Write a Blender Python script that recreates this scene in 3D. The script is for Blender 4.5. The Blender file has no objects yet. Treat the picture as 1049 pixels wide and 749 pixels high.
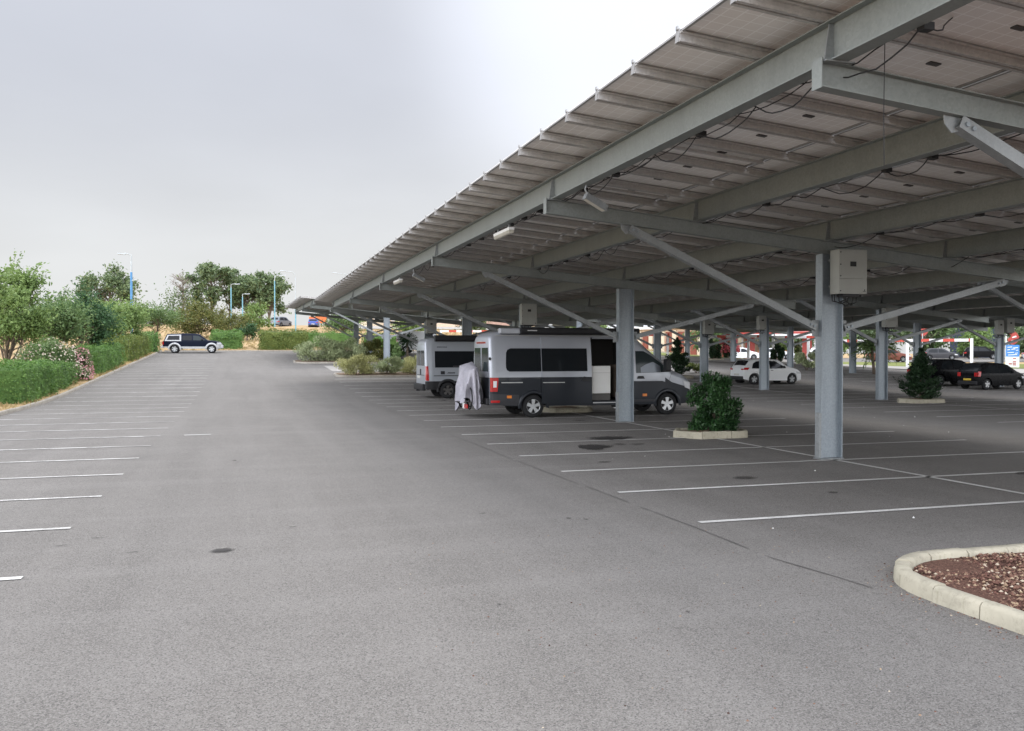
import bpy, bmesh, math, random
import numpy as np
from mathutils import Vector, Matrix
random.seed(7); rng = np.random.default_rng(7)
S = bpy.context.scene; COL = S.collection
R = math.radians

# ------------------------------------------------------------------ terrain
def prof(Y):
    t = Y-34
    if t < 0: return 0.0
    if t < 8: return .041*t*t/16
    if Y < 92: return .041*(Y-38)
    p = .041*54
    if Y < 160: return p+.068*(Y-92)
    return p+.068*68+.03*(min(Y, 260)-160)
def ss(a, b, x):
    t = max(0., min(1., (x-a)/(b-a))); return t*t*(3-2*t)
def g(X, Y):
    p = prof(Y); s = ss(42, 58, X)
    return p*(1-s)+1.3*(1-math.exp(-p/1.3))*s

# ------------------------------------------------------------------ object helpers
def tag(o, label=None, cat=None, group=None, kind=None):
    if label: o['label'] = label
    if cat: o['category'] = cat
    if group: o['group'] = group
    if kind: o['kind'] = kind
    return o
def empty(name, loc=(0, 0, 0), rz=0, label=None, cat=None, group=None):
    o = bpy.data.objects.new(name, None); COL.objects.link(o)
    o.location = loc; o.rotation_euler = (0, 0, rz); o.empty_display_size = .2
    return tag(o, label, cat, group)
def link(name, me, parent=None, loc=None, rot=None):
    o = bpy.data.objects.new(name, me); COL.objects.link(o)
    if parent: o.parent = parent
    if loc is not None: o.location = loc
    if rot is not None: o.rotation_euler = rot
    return o
def copy_tree(o, parent=None):
    c = o.copy(); COL.objects.link(c)
    if parent: c.parent = parent
    for ch in list(o.children): copy_tree(ch, c)
    return c

class MB:
    """collects polygons for one mesh"""
    def __init__(s): s.v = []; s.f = []; s.m = []; s.cur = 0
    def add(s, vs, fs):
        b = len(s.v); s.v += [tuple(p) for p in vs]
        for f in fs: s.f.append(tuple(i+b for i in f)); s.m.append(s.cur)
    def box(s, x0, x1, y0, y1, z0, z1):
        s.add([(x0, y0, z0), (x1, y0, z0), (x1, y1, z0), (x0, y1, z0), (x0, y0, z1), (x1, y0, z1), (x1, y1, z1), (x0, y1, z1)],
              [(0, 3, 2, 1), (4, 5, 6, 7), (0, 1, 5, 4), (1, 2, 6, 5), (2, 3, 7, 6), (3, 0, 4, 7)])
    def prism(s, prof2, p0, p1, up=(0, 0, 1)):
        """extrude a 2-D profile (side, up) from p0 to p1"""
        p0 = Vector(p0); p1 = Vector(p1); d = (p1-p0).normalized(); u = Vector(up)
        side = d.cross(u)
        if side.length < 1e-4: side = d.cross(Vector((0, 1, 0)))
        side.normalize(); u = side.cross(d)
        n = len(prof2)
        vs = [p0+side*a+u*b for a, b in prof2]+[p1+side*a+u*b for a, b in prof2]
        fs = [tuple(range(n))[::-1], tuple(range(n, 2*n))]+[(i, (i+1) % n, n+(i+1) % n, n+i) for i in range(n)]
        s.add(vs, fs)
    def poly(s, pts, axis, a, b):
        """2-D polygon in the plane normal to axis, from a to b"""
        n = len(pts)
        def P(p, t): return {'y': (p[0], t, p[1]), 'x': (t, p[0], p[1]), 'z': (p[0], p[1], t)}[axis]
        s.add([P(p, a) for p in pts]+[P(p, b) for p in pts],
              [tuple(range(n)), tuple(range(n, 2*n))[::-1]]+[(i, n+i, n+(i+1) % n, (i+1) % n) for i in range(n)])
    def tube(s, pts, r, n=8, cap=True):
        pts = [Vector(p) for p in pts]; rs = r if isinstance(r, (list, tuple)) else [r]*len(pts)
        b = len(s.v); ref = None
        for i, p in enumerate(pts):
            d = (pts[min(i+1, len(pts)-1)]-pts[max(i-1, 0)]).normalized()
            if ref is None:
                ref = d.cross(Vector((0, 0, 1)));
                if ref.length < .05: ref = d.cross(Vector((0, 1, 0)))
            a = (ref-d*ref.dot(d)).normalized(); ref = a; c = d.cross(a)
            for k in range(n):
                t = 2*math.pi*k/n; s.v.append(tuple(p+(a*math.cos(t)+c*math.sin(t))*rs[i]))
        for i in range(len(pts)-1):
            for k in range(n):
                s.f.append((b+i*n+k, b+i*n+(k+1) % n, b+(i+1)*n+(k+1) % n, b+(i+1)*n+k)); s.m.append(s.cur)
        if cap:
            s.f.append(tuple(b+k for k in range(n))[::-1]); s.m.append(s.cur)
            s.f.append(tuple(b+(len(pts)-1)*n+k for k in range(n))); s.m.append(s.cur)
    def lathe(s, prf, axis='y', n=28, c=(0, 0, 0)):
        """profile (radius, t) revolved round an axis"""
        b = len(s.v); m = len(prf)
        for k in range(n):
            t = 2*math.pi*k/n; cs, sn = math.cos(t), math.sin(t)
            for r, h in prf:
                q = {'y': (r*cs, h, r*sn), 'z': (r*cs, r*sn, h), 'x': (h, r*cs, r*sn)}[axis]
                s.v.append((q[0]+c[0], q[1]+c[1], q[2]+c[2]))
        for k in range(n):
            for j in range(m-1):
                k2 = (k+1) % n
                s.f.append((b+k*m+j, b+k2*m+j, b+k2*m+j+1, b+k*m+j+1)); s.m.append(s.cur)
    def mesh(s, name, mats, smooth=None, fix=True):
        me = bpy.data.meshes.new(name); me.from_pydata(s.v, [], s.f)
        for mt in (mats if isinstance(mats, (list, tuple)) else [mats]): me.materials.append(mt)
        me.polygons.foreach_set('material_index', s.m)
        if fix:
            bm = bmesh.new(); bm.from_mesh(me); bmesh.ops.recalc_face_normals(bm, faces=bm.faces); bm.to_mesh(me); bm.free()
        if smooth is not None:
            me.polygons.foreach_set('use_smooth', [True]*len(me.polygons)); me.set_sharp_from_angle(angle=R(smooth))
        me.update(); return me
    def build(s, name, mats, parent=None, loc=None, rot=None, smooth=None, fix=True):
        return link(name, s.mesh(name, mats, smooth, fix), parent, loc, rot)

def I_prof(h, w, tf, tw, dz=0):
    a, b, t = w/2, h/2, tw/2
    return [(x, z+dz) for x, z in [(-a, -b), (a, -b), (a, -b+tf), (t, -b+tf), (t, b-tf), (a, b-tf), (a, b), (-a, b), (-a, b-tf), (-t, b-tf), (-t, -b+tf), (-a, -b+tf)]]
def rect(w, h, dx=0, dz=0): return [(-w/2+dx, -h/2+dz), (w/2+dx, -h/2+dz), (w/2+dx, h/2+dz), (-w/2+dx, h/2+dz)]
def quads_mesh(name, V, mat):
    """V (n,4,3) array -> mesh of quads"""
    n = len(V); me = bpy.data.meshes.new(name)
    me.vertices.add(4*n); me.vertices.foreach_set('co', V.reshape(-1).astype(np.float32))
    me.loops.add(4*n); me.loops.foreach_set('vertex_index', np.arange(4*n, dtype=np.int32))
    me.polygons.add(n); me.polygons.foreach_set('loop_start', np.arange(0, 4*n, 4, dtype=np.int32))
    me.polygons.foreach_set('loop_total', np.full(n, 4, dtype=np.int32))
    me.materials.append(mat); me.update(calc_edges=True); return me
def leaves(C, size, aspect=.5, upbias=.3, N=None, along=None, jit=.35):
    """leaf quads at centres C"""
    n = len(C)
    nrm = rng.normal(size=(n, 3)); nrm[:, 2] += upbias*2
    if N is not None: nrm = nrm*.6+N
    nrm /= np.linalg.norm(nrm, axis=1)[:, None]
    t = rng.normal(size=(n, 3)) if along is None else along+rng.normal(size=(n, 3))*jit
    u = t-nrm*(t*nrm).sum(1)[:, None]; u /= np.linalg.norm(u, axis=1)[:, None]
    v = np.cross(nrm, u)
    L = size*(.6+.8*rng.random(n))[:, None]; W = L*aspect
    tip = C+u*L/2; base = C-u*L/2; mid = C-u*L*.08+nrm*L*.06
    return np.stack([base, mid+v*W/2, tip, mid-v*W/2], axis=1)

# ------------------------------------------------------------------ materials
class NT:
    def __init__(s, name):
        s.m = bpy.data.materials.new(name); s.m.use_nodes = True; s.t = s.m.node_tree; s.t.nodes.clear()
        s.out = s.n('ShaderNodeOutputMaterial')
    def n(s, typ, ins=None, **kw):
        nd = s.t.nodes.new(typ)
        for k, v in kw.items(): setattr(nd, k, v)
        for k, v in (ins or {}).items():
            if hasattr(v, 'node'): s.t.links.new(v, nd.inputs[k])
            else: nd.inputs[k].default_value = v
        return nd
    def noise(s, vec, scale, detail=4, rough=.55): return s.n('ShaderNodeTexNoise', {'Vector': vec, 'Scale': scale, 'Detail': detail, 'Roughness': rough}).outputs['Fac']
    def ramp(s, fac, stops):
        r = s.n('ShaderNodeValToRGB', {'Fac': fac}); e = r.color_ramp.elements
        while len(e) < len(stops): e.new(.5)
        for i, (p, c) in enumerate(stops): e[i].position = p; e[i].color = (c if len(c) == 4 else (*c, 1))
        return r.outputs['Color']
    def mix(s, fac, a, b, typ='MIX'):
        nd = s.n('ShaderNodeMix', data_type='RGBA', blend_type=typ)
        for i, v in ((0, fac), (6, a), (7, b)):
            if hasattr(v, 'node'): s.t.links.new(v, nd.inputs[i])
            else: nd.inputs[i].default_value = v if (i == 0 or len(v) == 4) else (*v, 1)
        return nd.outputs[2]
    def math(s, op, a, b=0.):
        nd = s.n('ShaderNodeMath', operation=op)
        for i, v in ((0, a), (1, b)):
            if hasattr(v, 'node'): s.t.links.new(v, nd.inputs[i])
            else: nd.inputs[i].default_value = v
        return nd.outputs[0]
    def mr(s, v, a, b, c, d):
        return s.n('ShaderNodeMapRange', {'Value': v, 'From Min': a, 'From Max': b, 'To Min': c, 'To Max': d}).outputs[0]
    def pos(s): return s.n('ShaderNodeNewGeometry').outputs['Position']
    def obj(s): return s.n('ShaderNodeTexCoord').outputs['Object']
    def mapv(s, vec, scale=(1, 1, 1), rot=(0, 0, 0)): return s.n('ShaderNodeMapping', {'Vector': vec, 'Scale': scale, 'Rotation': rot}).outputs[0]
    def bump(s, h, strength=.3, dist=.01): return s.n('ShaderNodeBump', {'Height': h, 'Strength': strength, 'Distance': dist}).outputs[0]
    def done(s, color, rough=.6, metal=0., normal=None, coat=0., spec=.5, trans=0., ior=1.45, extra=None):
        p = s.n('ShaderNodeBsdfPrincipled', {'Roughness': rough, 'Metallic': metal, 'Coat Weight': coat, 'Specular IOR Level': spec, 'Transmission Weight': trans, 'IOR': ior})
        if hasattr(color, 'node'): s.t.links.new(color, p.inputs['Base Color'])
        else: p.inputs['Base Color'].default_value = (*color, 1)
        if normal: s.t.links.new(normal, p.inputs['Normal'])
        sh = p.outputs[0]
        if extra: sh = extra(sh)
        s.t.links.new(sh, s.out.inputs['Surface']); return s.m

def m_simple(name, c, rough=.5, metal=0., var=.12, scale=3., coat=0., bump=0., spec=.5):
    n = NT(name); o = n.obj()
    f = n.noise(o, scale, 5)
    col = n.mix(n.mr(f, .3, .7, 0, 1), tuple(x*(1-var) for x in c), tuple(min(1, x*(1+var)) for x in c))
    nm = n.bump(n.noise(o, scale*14, 3), bump, .004) if bump else None
    return n.done(col, rough, metal, nm, coat, spec)
def m_leaf(name, cols, rough=.55, transl=.3):
    n = NT(name); geo = n.n('ShaderNodeNewGeometry')
    k = len(cols)
    col = n.ramp(geo.outputs['Random Per Island'], [((i+.5)/k, c) for i, c in enumerate(cols)])
    big = n.noise(n.pos(), 1.1, 3)
    col = n.mix(n.mr(big, .35, .65, 0, .38), col, tuple(min(1, x*1.5+.006) for x in cols[-1]))
    def ex(sh):
        t = n.n('ShaderNodeBsdfTranslucent'); n.t.links.new(col, t.inputs['Color'])
        m = n.n('ShaderNodeMixShader', {'Fac': transl}); n.t.links.new(sh, m.inputs[1]); n.t.links.new(t.outputs[0], m.inputs[2]); return m.outputs[0]
    return n.done(col, rough, spec=.35, extra=ex)

def m_asphalt():
    n = NT('asphalt'); p = n.pos()
    big = n.noise(p, .16, 5, .6); mid = n.noise(p, 1.1, 5, .65)
    streak = n.noise(n.mapv(p, (1.3, .07, 1)), 1., 4, .6)
    cross = n.noise(n.mapv(p, (.06, 1.1, 1)), 1., 3, .6)
    grain = n.n('ShaderNodeTexVoronoi', {'Vector': p, 'Scale': 125.}).outputs['Color']
    gr = n.n('ShaderNodeSeparateColor', {'Color': grain}).outputs[0]
    fine = n.noise(p, 190, 3, .7)
    col = n.ramp(big, [(.3, (.150, .138, .125)), (.7, (.205, .190, .172))])
    col = n.mix(n.mr(mid, .3, .75, 0, .6), col, (.128, .118, .107))
    col = n.mix(n.mr(n.noise(n.mapv(p, (1, .45, 1)), .45, 6, .7), .46, .68, 0, .5), col, (.230, .215, .196))
    col = n.mix(n.mr(streak, .45, .75, 0, .6), col, (.228, .213, .196))
    col = n.mix(n.mr(n.noise(n.mapv(p, (.9, .035, 1)), 1., 3, .5), .52, .66, 0, .5), col, (.124, .115, .104))
    col = n.mix(n.mr(cross, .50, .70, 0, .5), col, (.232, .217, .200))
    col = n.mix(n.mr(gr, .50, 1, 0, .85), col, (.285, .270, .248))
    col = n.mix(n.mr(gr, 0, .3, .85, 0), col, (.060, .057, .055))
    col = n.mix(n.mr(fine, .35, .65, 0, .4), col, (.103, .096, .088))
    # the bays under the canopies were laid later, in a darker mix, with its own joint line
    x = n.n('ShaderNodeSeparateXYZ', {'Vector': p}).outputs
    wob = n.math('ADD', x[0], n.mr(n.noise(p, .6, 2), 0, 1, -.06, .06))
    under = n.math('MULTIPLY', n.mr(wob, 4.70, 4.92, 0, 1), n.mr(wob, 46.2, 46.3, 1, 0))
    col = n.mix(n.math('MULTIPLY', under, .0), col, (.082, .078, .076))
    h = n.math('ADD', n.math('MULTIPLY', gr, .6), fine)
    return n.done(col, .88, normal=n.bump(h, .6, .008), spec=.3)
def m_dry():
    n = NT('dry_grass_ground'); p = n.pos()
    a = n.noise(p, .09, 5, .6); b = n.noise(p, .9, 6, .65); c = n.noise(n.mapv(p, (1, .35, 1)), 6, 4, .7)
    col = n.ramp(a, [(.3, (.34, .235, .12)), (.55, (.42, .30, .165)), (.75, (.36, .27, .13))])
    col = n.mix(n.mr(b, .45, .7, 0, .6), col, (.29, .185, .10))
    col = n.mix(n.mr(c, .5, .75, 0, .5), col, (.50, .385, .22))
    col = n.mix(n.mr(n.noise(p, .22, 4), .6, .72, 0, .7), col, (.13, .14, .055))
    return n.done(col, .95, normal=n.bump(c, .6, .05), spec=.2)
def m_lawn():
    n = NT('lawn_grass'); p = n.pos()
    col = n.ramp(n.noise(p, .8, 6, .7), [(.3, (.10, .13, .035)), (.55, (.17, .185, .055)), (.75, (.27, .25, .10))])
    return n.done(col, .95, normal=n.bump(n.noise(p, 8, 4), .5, .04), spec=.2)
def m_soil():
    n = NT('bed_soil'); p = n.pos()
    col = n.ramp(n.noise(p, 5, 6, .7), [(.3, (.12, .085, .06)), (.6, (.22, .16, .11)), (.8, (.33, .25, .17))])
    return n.done(col, .95, normal=n.bump(n.noise(p, 18, 4), .7, .03), spec=.2)
def m_paint_line(name, pw):
    n = NT(name); p = n.pos()
    w = n.mix(.5, n.noise(p, 2.2, 5, .7), n.noise(p, 38, 4, .75))
    wear = n.mr(n.n('ShaderNodeSeparateColor', {'Color': w}).outputs[0], .45, .56, 0, pw)
    patch = n.mr(n.noise(p, .35, 3), .44, .64, 0, pw)
    f = n.math('MAXIMUM', wear, patch)
    return n.done(n.mix(f, (.66, .645, .61), (.18, .170, .157)), .8, spec=.3)
def m_concrete(name, c, v=.2):
    n = NT(name); p = n.pos()
    col = n.mix(n.mr(n.noise(p, 1.6, 6, .65), .3, .7, 0, 1), tuple(x*(1-v) for x in c), tuple(x*(1+v*.6) for x in c))
    col = n.mix(n.mr(n.noise(p, 9, 6, .75), .5, .68, 0, .65), col, tuple(x*.5 for x in c))
    col = n.mix(n.mr(n.noise(n.mapv(p, (3, 3, .5)), 4, 4, .7), .58, .72, 0, .5), col, (c[0]*.45, c[1]*.46, c[2]*.38))
    return n.done(col, .9, normal=n.bump(n.noise(p, 60, 4), .35, .006), spec=.3)
def m_gravel():
    n = NT('volcanic_gravel'); r = n.n('ShaderNodeNewGeometry').outputs['Random Per Island']
    col = n.ramp(r, [(.0, (.05, .026, .02)), (.35, (.125, .062, .048)), (.60, (.175, .095, .068)), (.78, (.23, .145, .10)), (.92, (.34, .25, .16)), (.99, (.46, .39, .30))])
    return n.done(col, .95, spec=.2)
def m_galv(name, c=(.34, .36, .365), rough=.5, stain=.25):
    n = NT(name); o = n.obj()
    v = n.n('ShaderNodeTexVoronoi', {'Vector': o, 'Scale': 38.}).outputs['Color']
    k = n.n('ShaderNodeSeparateColor', {'Color': v}).outputs[0]
    col = n.mix(n.mr(k, 0, 1, 0, 1), tuple(x*.88 for x in c), tuple(x*1.1 for x in c))
    col = n.mix(n.mr(n.noise(n.mapv(o, (3, 3, .6)), 1.2, 5, .65), .45, .75, 0, stain*2), col, tuple(x*.6 for x in c))
    return n.done(col, n.mr(k, 0, 1, rough-.08, rough+.1), .55, spec=.5)
def m_backsheet():
    n = NT('panel_backsheet'); o = n.obj()
    s = n.n('ShaderNodeSeparateXYZ', {'Vector': o}).outputs
    def grid(v, off):
        q = n.math('FRACT', n.math('DIVIDE', n.math('ADD', v, off), .158))
        q = n.math('ABSOLUTE', n.math('SUBTRACT', q, .5)); return n.mr(q, .452, .468, 0, 1)
    gl = n.math('MAXIMUM', grid(s[0], 0.1545), grid(s[1], .136))
    rnd = n.n('ShaderNodeObjectInfo').outputs['Random']
    f = n.noise(o, 2.5, 4)
    cell = n.mix(n.mr(f, .3, .7, 0, 1), (.76, .72, .68), (.82, .785, .75))
    cell = n.mix(n.math('MULTIPLY', rnd, .3), cell, (.68, .65, .62))
    return n.done(n.mix(n.math('MULTIPLY', gl, .8), cell, (.93, .92, .90)), .55, spec=.4)
def m_carpaint(name, c, metal=.3, rough=.32):
    dark = max(c) < .03
    n = NT(name); o = n.obj()
    dirt = n.noise(o, 2.3, 5, .65)
    col = n.mix(n.mr(dirt, .4, .75, 0, .25), c, tuple(min(1, x*.85+.004) for x in c))
    return n.done(col, n.mr(dirt, .3, .8, rough-.04, rough+.12), metal, coat=0. if dark else .2, spec=.15 if dark else .35)
def m_glass_dark(name, c=(.012, .014, .016)):
    n = NT(name); return n.done(c, .06, 0, spec=.3)
def m_stripes(name):
    n = NT(name); o = n.obj()
    x = n.n('ShaderNodeSeparateXYZ', {'Vector': o}).outputs[0]
    f = n.math('GREATER_THAN', n.math('FRACT', n.math('DIVIDE', x, 1.9)), .55)
    return n.done(n.mix(f, (.68, .66, .64), (.5, .07, .045)), .5)
def m_stain(name, c, a):
    n = NT(name); gen = n.n('ShaderNodeTexCoord').outputs['Generated']
    q = n.n('ShaderNodeVectorMath', {0: gen, 1: (.5, .5, .5)}, operation='SUBTRACT').outputs[0]; x = n.n('ShaderNodeSeparateXYZ', {'Vector': q}).outputs
    r = n.math('MULTIPLY', n.math('SQRT', n.math('ADD', n.math('MULTIPLY', x[0], x[0]), n.math('MULTIPLY', x[1], x[1]))), 2.)
    r = n.math('ADD', r, n.mr(n.noise(n.pos(), 7, 5, .7), .3, .7, -.3, .3)); f = n.mr(r, .45, .9, a, 0)
    def ex(sh):
        t = n.n('ShaderNodeBsdfTransparent'); m = n.n('ShaderNodeMixShader', {'Fac': f}); n.t.links.new(t.outputs[0], m.inputs[1]); n.t.links.new(sh, m.inputs[2]); return m.outputs[0]
    return n.done(c, .7, spec=.3, extra=ex)
M = {}
M['asphalt'] = m_asphalt(); M['dry'] = m_dry(); M['lawn'] = m_lawn(); M['soil'] = m_soil(); M['line'] = m_paint_line('worn_white_paint', .75); M['line_new'] = m_paint_line('white_road_paint', .38)
M['kerb'] = m_concrete('kerb_concrete', (.41, .375, .29), .25); M['kerb_dark'] = m_concrete('old_kerb_concrete', (.33, .30, .255)); M['pave'] = m_concrete('pale_concrete_paving', (.34, .32, .29))
M['gravel'] = m_gravel(); M['galv'] = m_galv('galvanised_steel', (.29, .305, .31)); M['galv_b'] = m_galv('galvanised_column_steel', (.30, .335, .365), .45)
M['beam'] = m_galv('grey_beam_steel', (.27, .29, .28), .55, .15); M['purlin'] = m_galv('purlin_steel', (.54, .52, .50), .6, .2)
M['alu'] = m_simple('aluminium_frame', (.36, .35, .34), .45, .6); M['backsheet'] = m_backsheet(); M['pvglass'] = m_glass_dark('solar_glass', (.012, .016, .03))
M['cable'] = m_simple('black_cable', (.012, .012, .013), .6); M['jbox'] = m_simple('junction_box_plastic', (.075, .07, .066), .5)
M['invert'] = m_simple('inverter_enclosure', (.33, .335, .31), .5, .05, .05); M['black'] = m_simple('black_plastic', (.016, .016, .018), .5)
M['rubber'] = m_simple('tyre_rubber', (.017, .017, .018), .85, bump=.2); M['rim'] = m_simple('silver_wheel', (.52, .53, .54), .35, .7, .05)
M['glass'] = m_glass_dark('dark_window_glass'); M['glass2'] = m_glass_dark('clear_window_glass', (.03, .04, .042))
M['red'] = m_simple('red_lens', (.42, .012, .012), .2, 0, .1, coat=.6); M['orange'] = m_simple('orange_lens', (.75, .22, .03), .3)
M['rim_dark'] = m_simple('grey_alloy_wheel', (.20, .205, .21), .35, .7, .05); M['lamp'] = m_simple('clear_lens', (.68, .70, .72), .12, .2, coat=.8); M['plate'] = m_simple('number_plate', (.62, .61, .56), .5); M['plate_y'] = m_simple('yellow_number_plate', (.6, .42, .05), .5)
M['silver'] = m_carpaint('silver_van_paint', (.37, .385, .42), .45); M['slate'] = m_carpaint('slate_van_paint', (.021, .024, .030), .35)
M['ducato'] = m_carpaint('pale_silver_paint', (.42, .445, .48), .4); M['white_car'] = m_carpaint('white_car_paint', (.74, .75, .75), 0.); M['black_car'] = m_carpaint('black_car_paint', (.004, .004, .005), .1, .25)
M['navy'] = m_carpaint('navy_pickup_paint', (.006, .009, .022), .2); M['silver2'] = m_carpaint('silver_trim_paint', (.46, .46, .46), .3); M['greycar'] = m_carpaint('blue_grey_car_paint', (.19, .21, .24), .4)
M['brown_car'] = m_carpaint('red_brown_car_paint', (.17, .055, .04), .4); M['blue_car'] = m_carpaint('blue_car_paint', (.05, .09, .3), .2); M['dgrey'] = m_carpaint('dark_grey_car_paint', (.05, .05, .055), .4)
M['white_pl'] = m_simple('white_laminate', (.72, .715, .69), .45, var=.03); M['interior'] = m_simple('dark_interior', (.03, .028, .027), .8)
M['cover'] = None
n_ = NT('silver_cover_fabric'); o_ = n_.obj(); M['cover'] = n_.done(n_.mix(n_.mr(n_.noise(o_, 5, 5), .3, .7, 0, 1), (.31, .30, .335), (.41, .395, .435)), .5, .15, n_.bump(n_.noise(o_, 16, 4), .35, .02))
M['bluepole'] = m_simple('blue_pole_paint', (.08, .24, .46), .45); M['palepole'] = m_simple('pale_blue_pole_paint', (.17, .37, .46), .45); M['greypole'] = m_simple('grey_pole_paint', (.42, .45, .46), .5)
M['bark'] = m_simple('bark', (.13, .10, .075), .9, var=.35, scale=6, bump=.6); M['bark_pale'] = m_simple('dead_wood', (.24, .21, .185), .9, var=.3, scale=5, bump=.4)
M['leaf_a'] = m_leaf('leaf_bright', [(0.101, 0.1624, 0.0472), (0.1516, 0.232, 0.0686), (0.2122, 0.2939, 0.0966)])
M['leaf_b'] = m_leaf('leaf_mid', [(0.0648, 0.1213, 0.0429), (0.1052, 0.1742, 0.0644), (0.1618, 0.2332, 0.0858)])
M['leaf_dark'] = m_leaf('leaf_bluish_dark', [(0.0233, 0.0595, 0.0238), (0.0363, 0.0873, 0.0338), (0.0655, 0.1296, 0.0527)])
M['leaf_hedge'] = m_leaf('leaf_hedge', [(0.0457, 0.1093, 0.0252), (0.0791, 0.1638, 0.0396), (0.1493, 0.2574, 0.063)])
M['leaf_yel'] = m_leaf('leaf_yellowish', [(0.0746, 0.1256, 0.0293), (0.1173, 0.1758, 0.0411), (0.1813, 0.2073, 0.0514)])
M['leaf_olive'] = m_leaf('leaf_olive', [(0.0625, 0.0985, 0.0275), (0.1063, 0.1313, 0.0375), (0.175, 0.164, 0.05)])
M['leaf_far'] = m_leaf('leaf_far', [(0.0759, 0.121, 0.0591), (0.1098, 0.1588, 0.0759), (0.1688, 0.2193, 0.1013)])  # lightened, greyed greens: distance haze is put into the leaf colour
M['leaf_ever'] = m_leaf('leaf_evergreen', [(.010, .026, .011), (.016, .040, .016), (.03, .062, .025)], .4, .15)
M['leaf_olea'] = m_leaf('leaf_glossy', [(0.0144, 0.0432, 0.0144), (0.024, 0.066, 0.0216), (0.0504, 0.114, 0.0384)], .3, .2)
M['leaf_grey'] = m_leaf('leaf_greygreen', [(0.1966, 0.2458, 0.1234), (0.2839, 0.3394, 0.1749), (0.415, 0.4562, 0.2578)], .8, .2)
M['leaf_straw'] = m_leaf('leaf_strawgreen', [(0.2125, 0.2258, 0.087), (0.3365, 0.3438, 0.1448), (0.5136, 0.5008, 0.2414)], .8, .2)
M['petal'] = m_leaf('petal_pink', [(0.495, 0.1312, 0.204), (0.558, 0.2438, 0.2856), (0.63, 0.3938, 0.3876)], .6, .3); M['petal_red'] = m_leaf('petal_red', [(.5, .05, .08), (.6, .12, .15), (.65, .22, .24)], .6, .3); M['petal_pale'] = m_leaf('petal_pale', [(0.495, 0.3675, 0.315), (0.558, 0.462, 0.378), (0.594, 0.546, 0.441)], .6, .3)
M['wall_peach'] = m_simple('peach_render', (.62, .48, .36), .9, var=.06); M['wall_cream'] = m_simple('cream_render', (.68, .60, .46), .9, var=.06); M['wall_red'] = m_simple('red_brown_panel', (.24, .075, .05), .8, var=.15); M['roof_grey'] = m_simple('grey_sheet_roof', (.40, .41, .42), .6, .2); M['roof_tile'] = m_simple('terracotta_tiles', (.27, .16, .115), .9, var=.25, scale=1.5, bump=.4)
M['wall_pink'] = m_simple('pinkish_render', (.42, .34, .31), .9, var=.06); M['navy_wall'] = m_simple('navy_cladding', (.03, .04, .075), .6); M['redp'] = m_simple('red_paint', (.36, .05, .038), .45); M['whitep'] = m_simple('white_paint', (.72, .72, .70), .5); M['bluep'] = m_simple('blue_sign_paint', (.06, .22, .55), .4); M['stripes'] = m_stripes('red_white_stripes')
M['stain'] = m_stain('oil_stained_asphalt', (.035, .032, .030), .9); M['stain_faint'] = m_stain('worn_stained_asphalt', (.055, .050, .046), .55); M['tar'] = m_simple('tar_joint', (.105, .098, .090), .8, var=.3, scale=4); M['litter'] = m_simple('paper_litter', (.7, .69, .66), .8)
M['tube'] = m_simple('lamp_diffuser', (.42, .40, .34), .4)

# ------------------------------------------------------------------ world, sun, camera
SUN_AZ, SUN_EL = R(24), R(52)
w = bpy.data.worlds.new('World'); S.world = w; w.use_nodes = True; nt = w.node_tree; nt.nodes.clear()
def wn(typ, **kw):
    nd = nt.nodes.new(typ)
    for k, v in kw.items(): setattr(nd, k, v)
    return nd
L_ = nt.links.new
out = wn('ShaderNodeOutputWorld'); bg = wn('ShaderNodeBackground'); L_(bg.outputs[0], out.inputs[0])
sky = wn('ShaderNodeTexSky', sky_type='NISHITA', sun_disc=False, sun_elevation=SUN_EL, sun_rotation=SUN_AZ, dust_density=3.)
tc = wn('ShaderNodeTexCoord'); sep = wn('ShaderNodeSeparateXYZ'); L_(tc.outputs['Generated'], sep.inputs[0])
def wm(op, a, b=0., clamp=False):
    nd = wn('ShaderNodeMath', operation=op, use_clamp=clamp)
    for i, v in ((0, a), (1, b)):
        if hasattr(v, 'node'): L_(v, nd.inputs[i])
        else: nd.inputs[i].default_value = v
    return nd.outputs[0]
def wr(v, a, b, c, d, sm=True):
    nd = wn('ShaderNodeMapRange', interpolation_type='SMOOTHSTEP' if sm else 'LINEAR'); L_(v, nd.inputs[0])
    for i, q in enumerate((a, b, c, d)): nd.inputs[i+1].default_value = q
    return nd.outputs[0]
zz = wm('MAXIMUM', sep.outputs[2], 0.)
den = wm('ADD', zz, .16)
comb = wn('ShaderNodeCombineXYZ'); L_(wm('DIVIDE', sep.outputs[0], den), comb.inputs[0]); L_(wm('DIVIDE', sep.outputs[1], den), comb.inputs[1]); comb.inputs[2].default_value = 3.7
def wnoise(scale, detail, rough):
    nd = wn('ShaderNodeTexNoise'); L_(comb.outputs[0], nd.inputs['Vector']); nd.inputs['Scale'].default_value = scale; nd.inputs['Detail'].default_value = detail; nd.inputs['Roughness'].default_value = rough; nd.inputs['Distortion'].default_value = .3
    return nd.outputs['Fac']
c1 = wr(wnoise(.34, 6, .52), .3, .7, -.038, .038); c2 = wr(wnoise(.9, 4, .5), .3, .7, -.012, .012)
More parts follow.
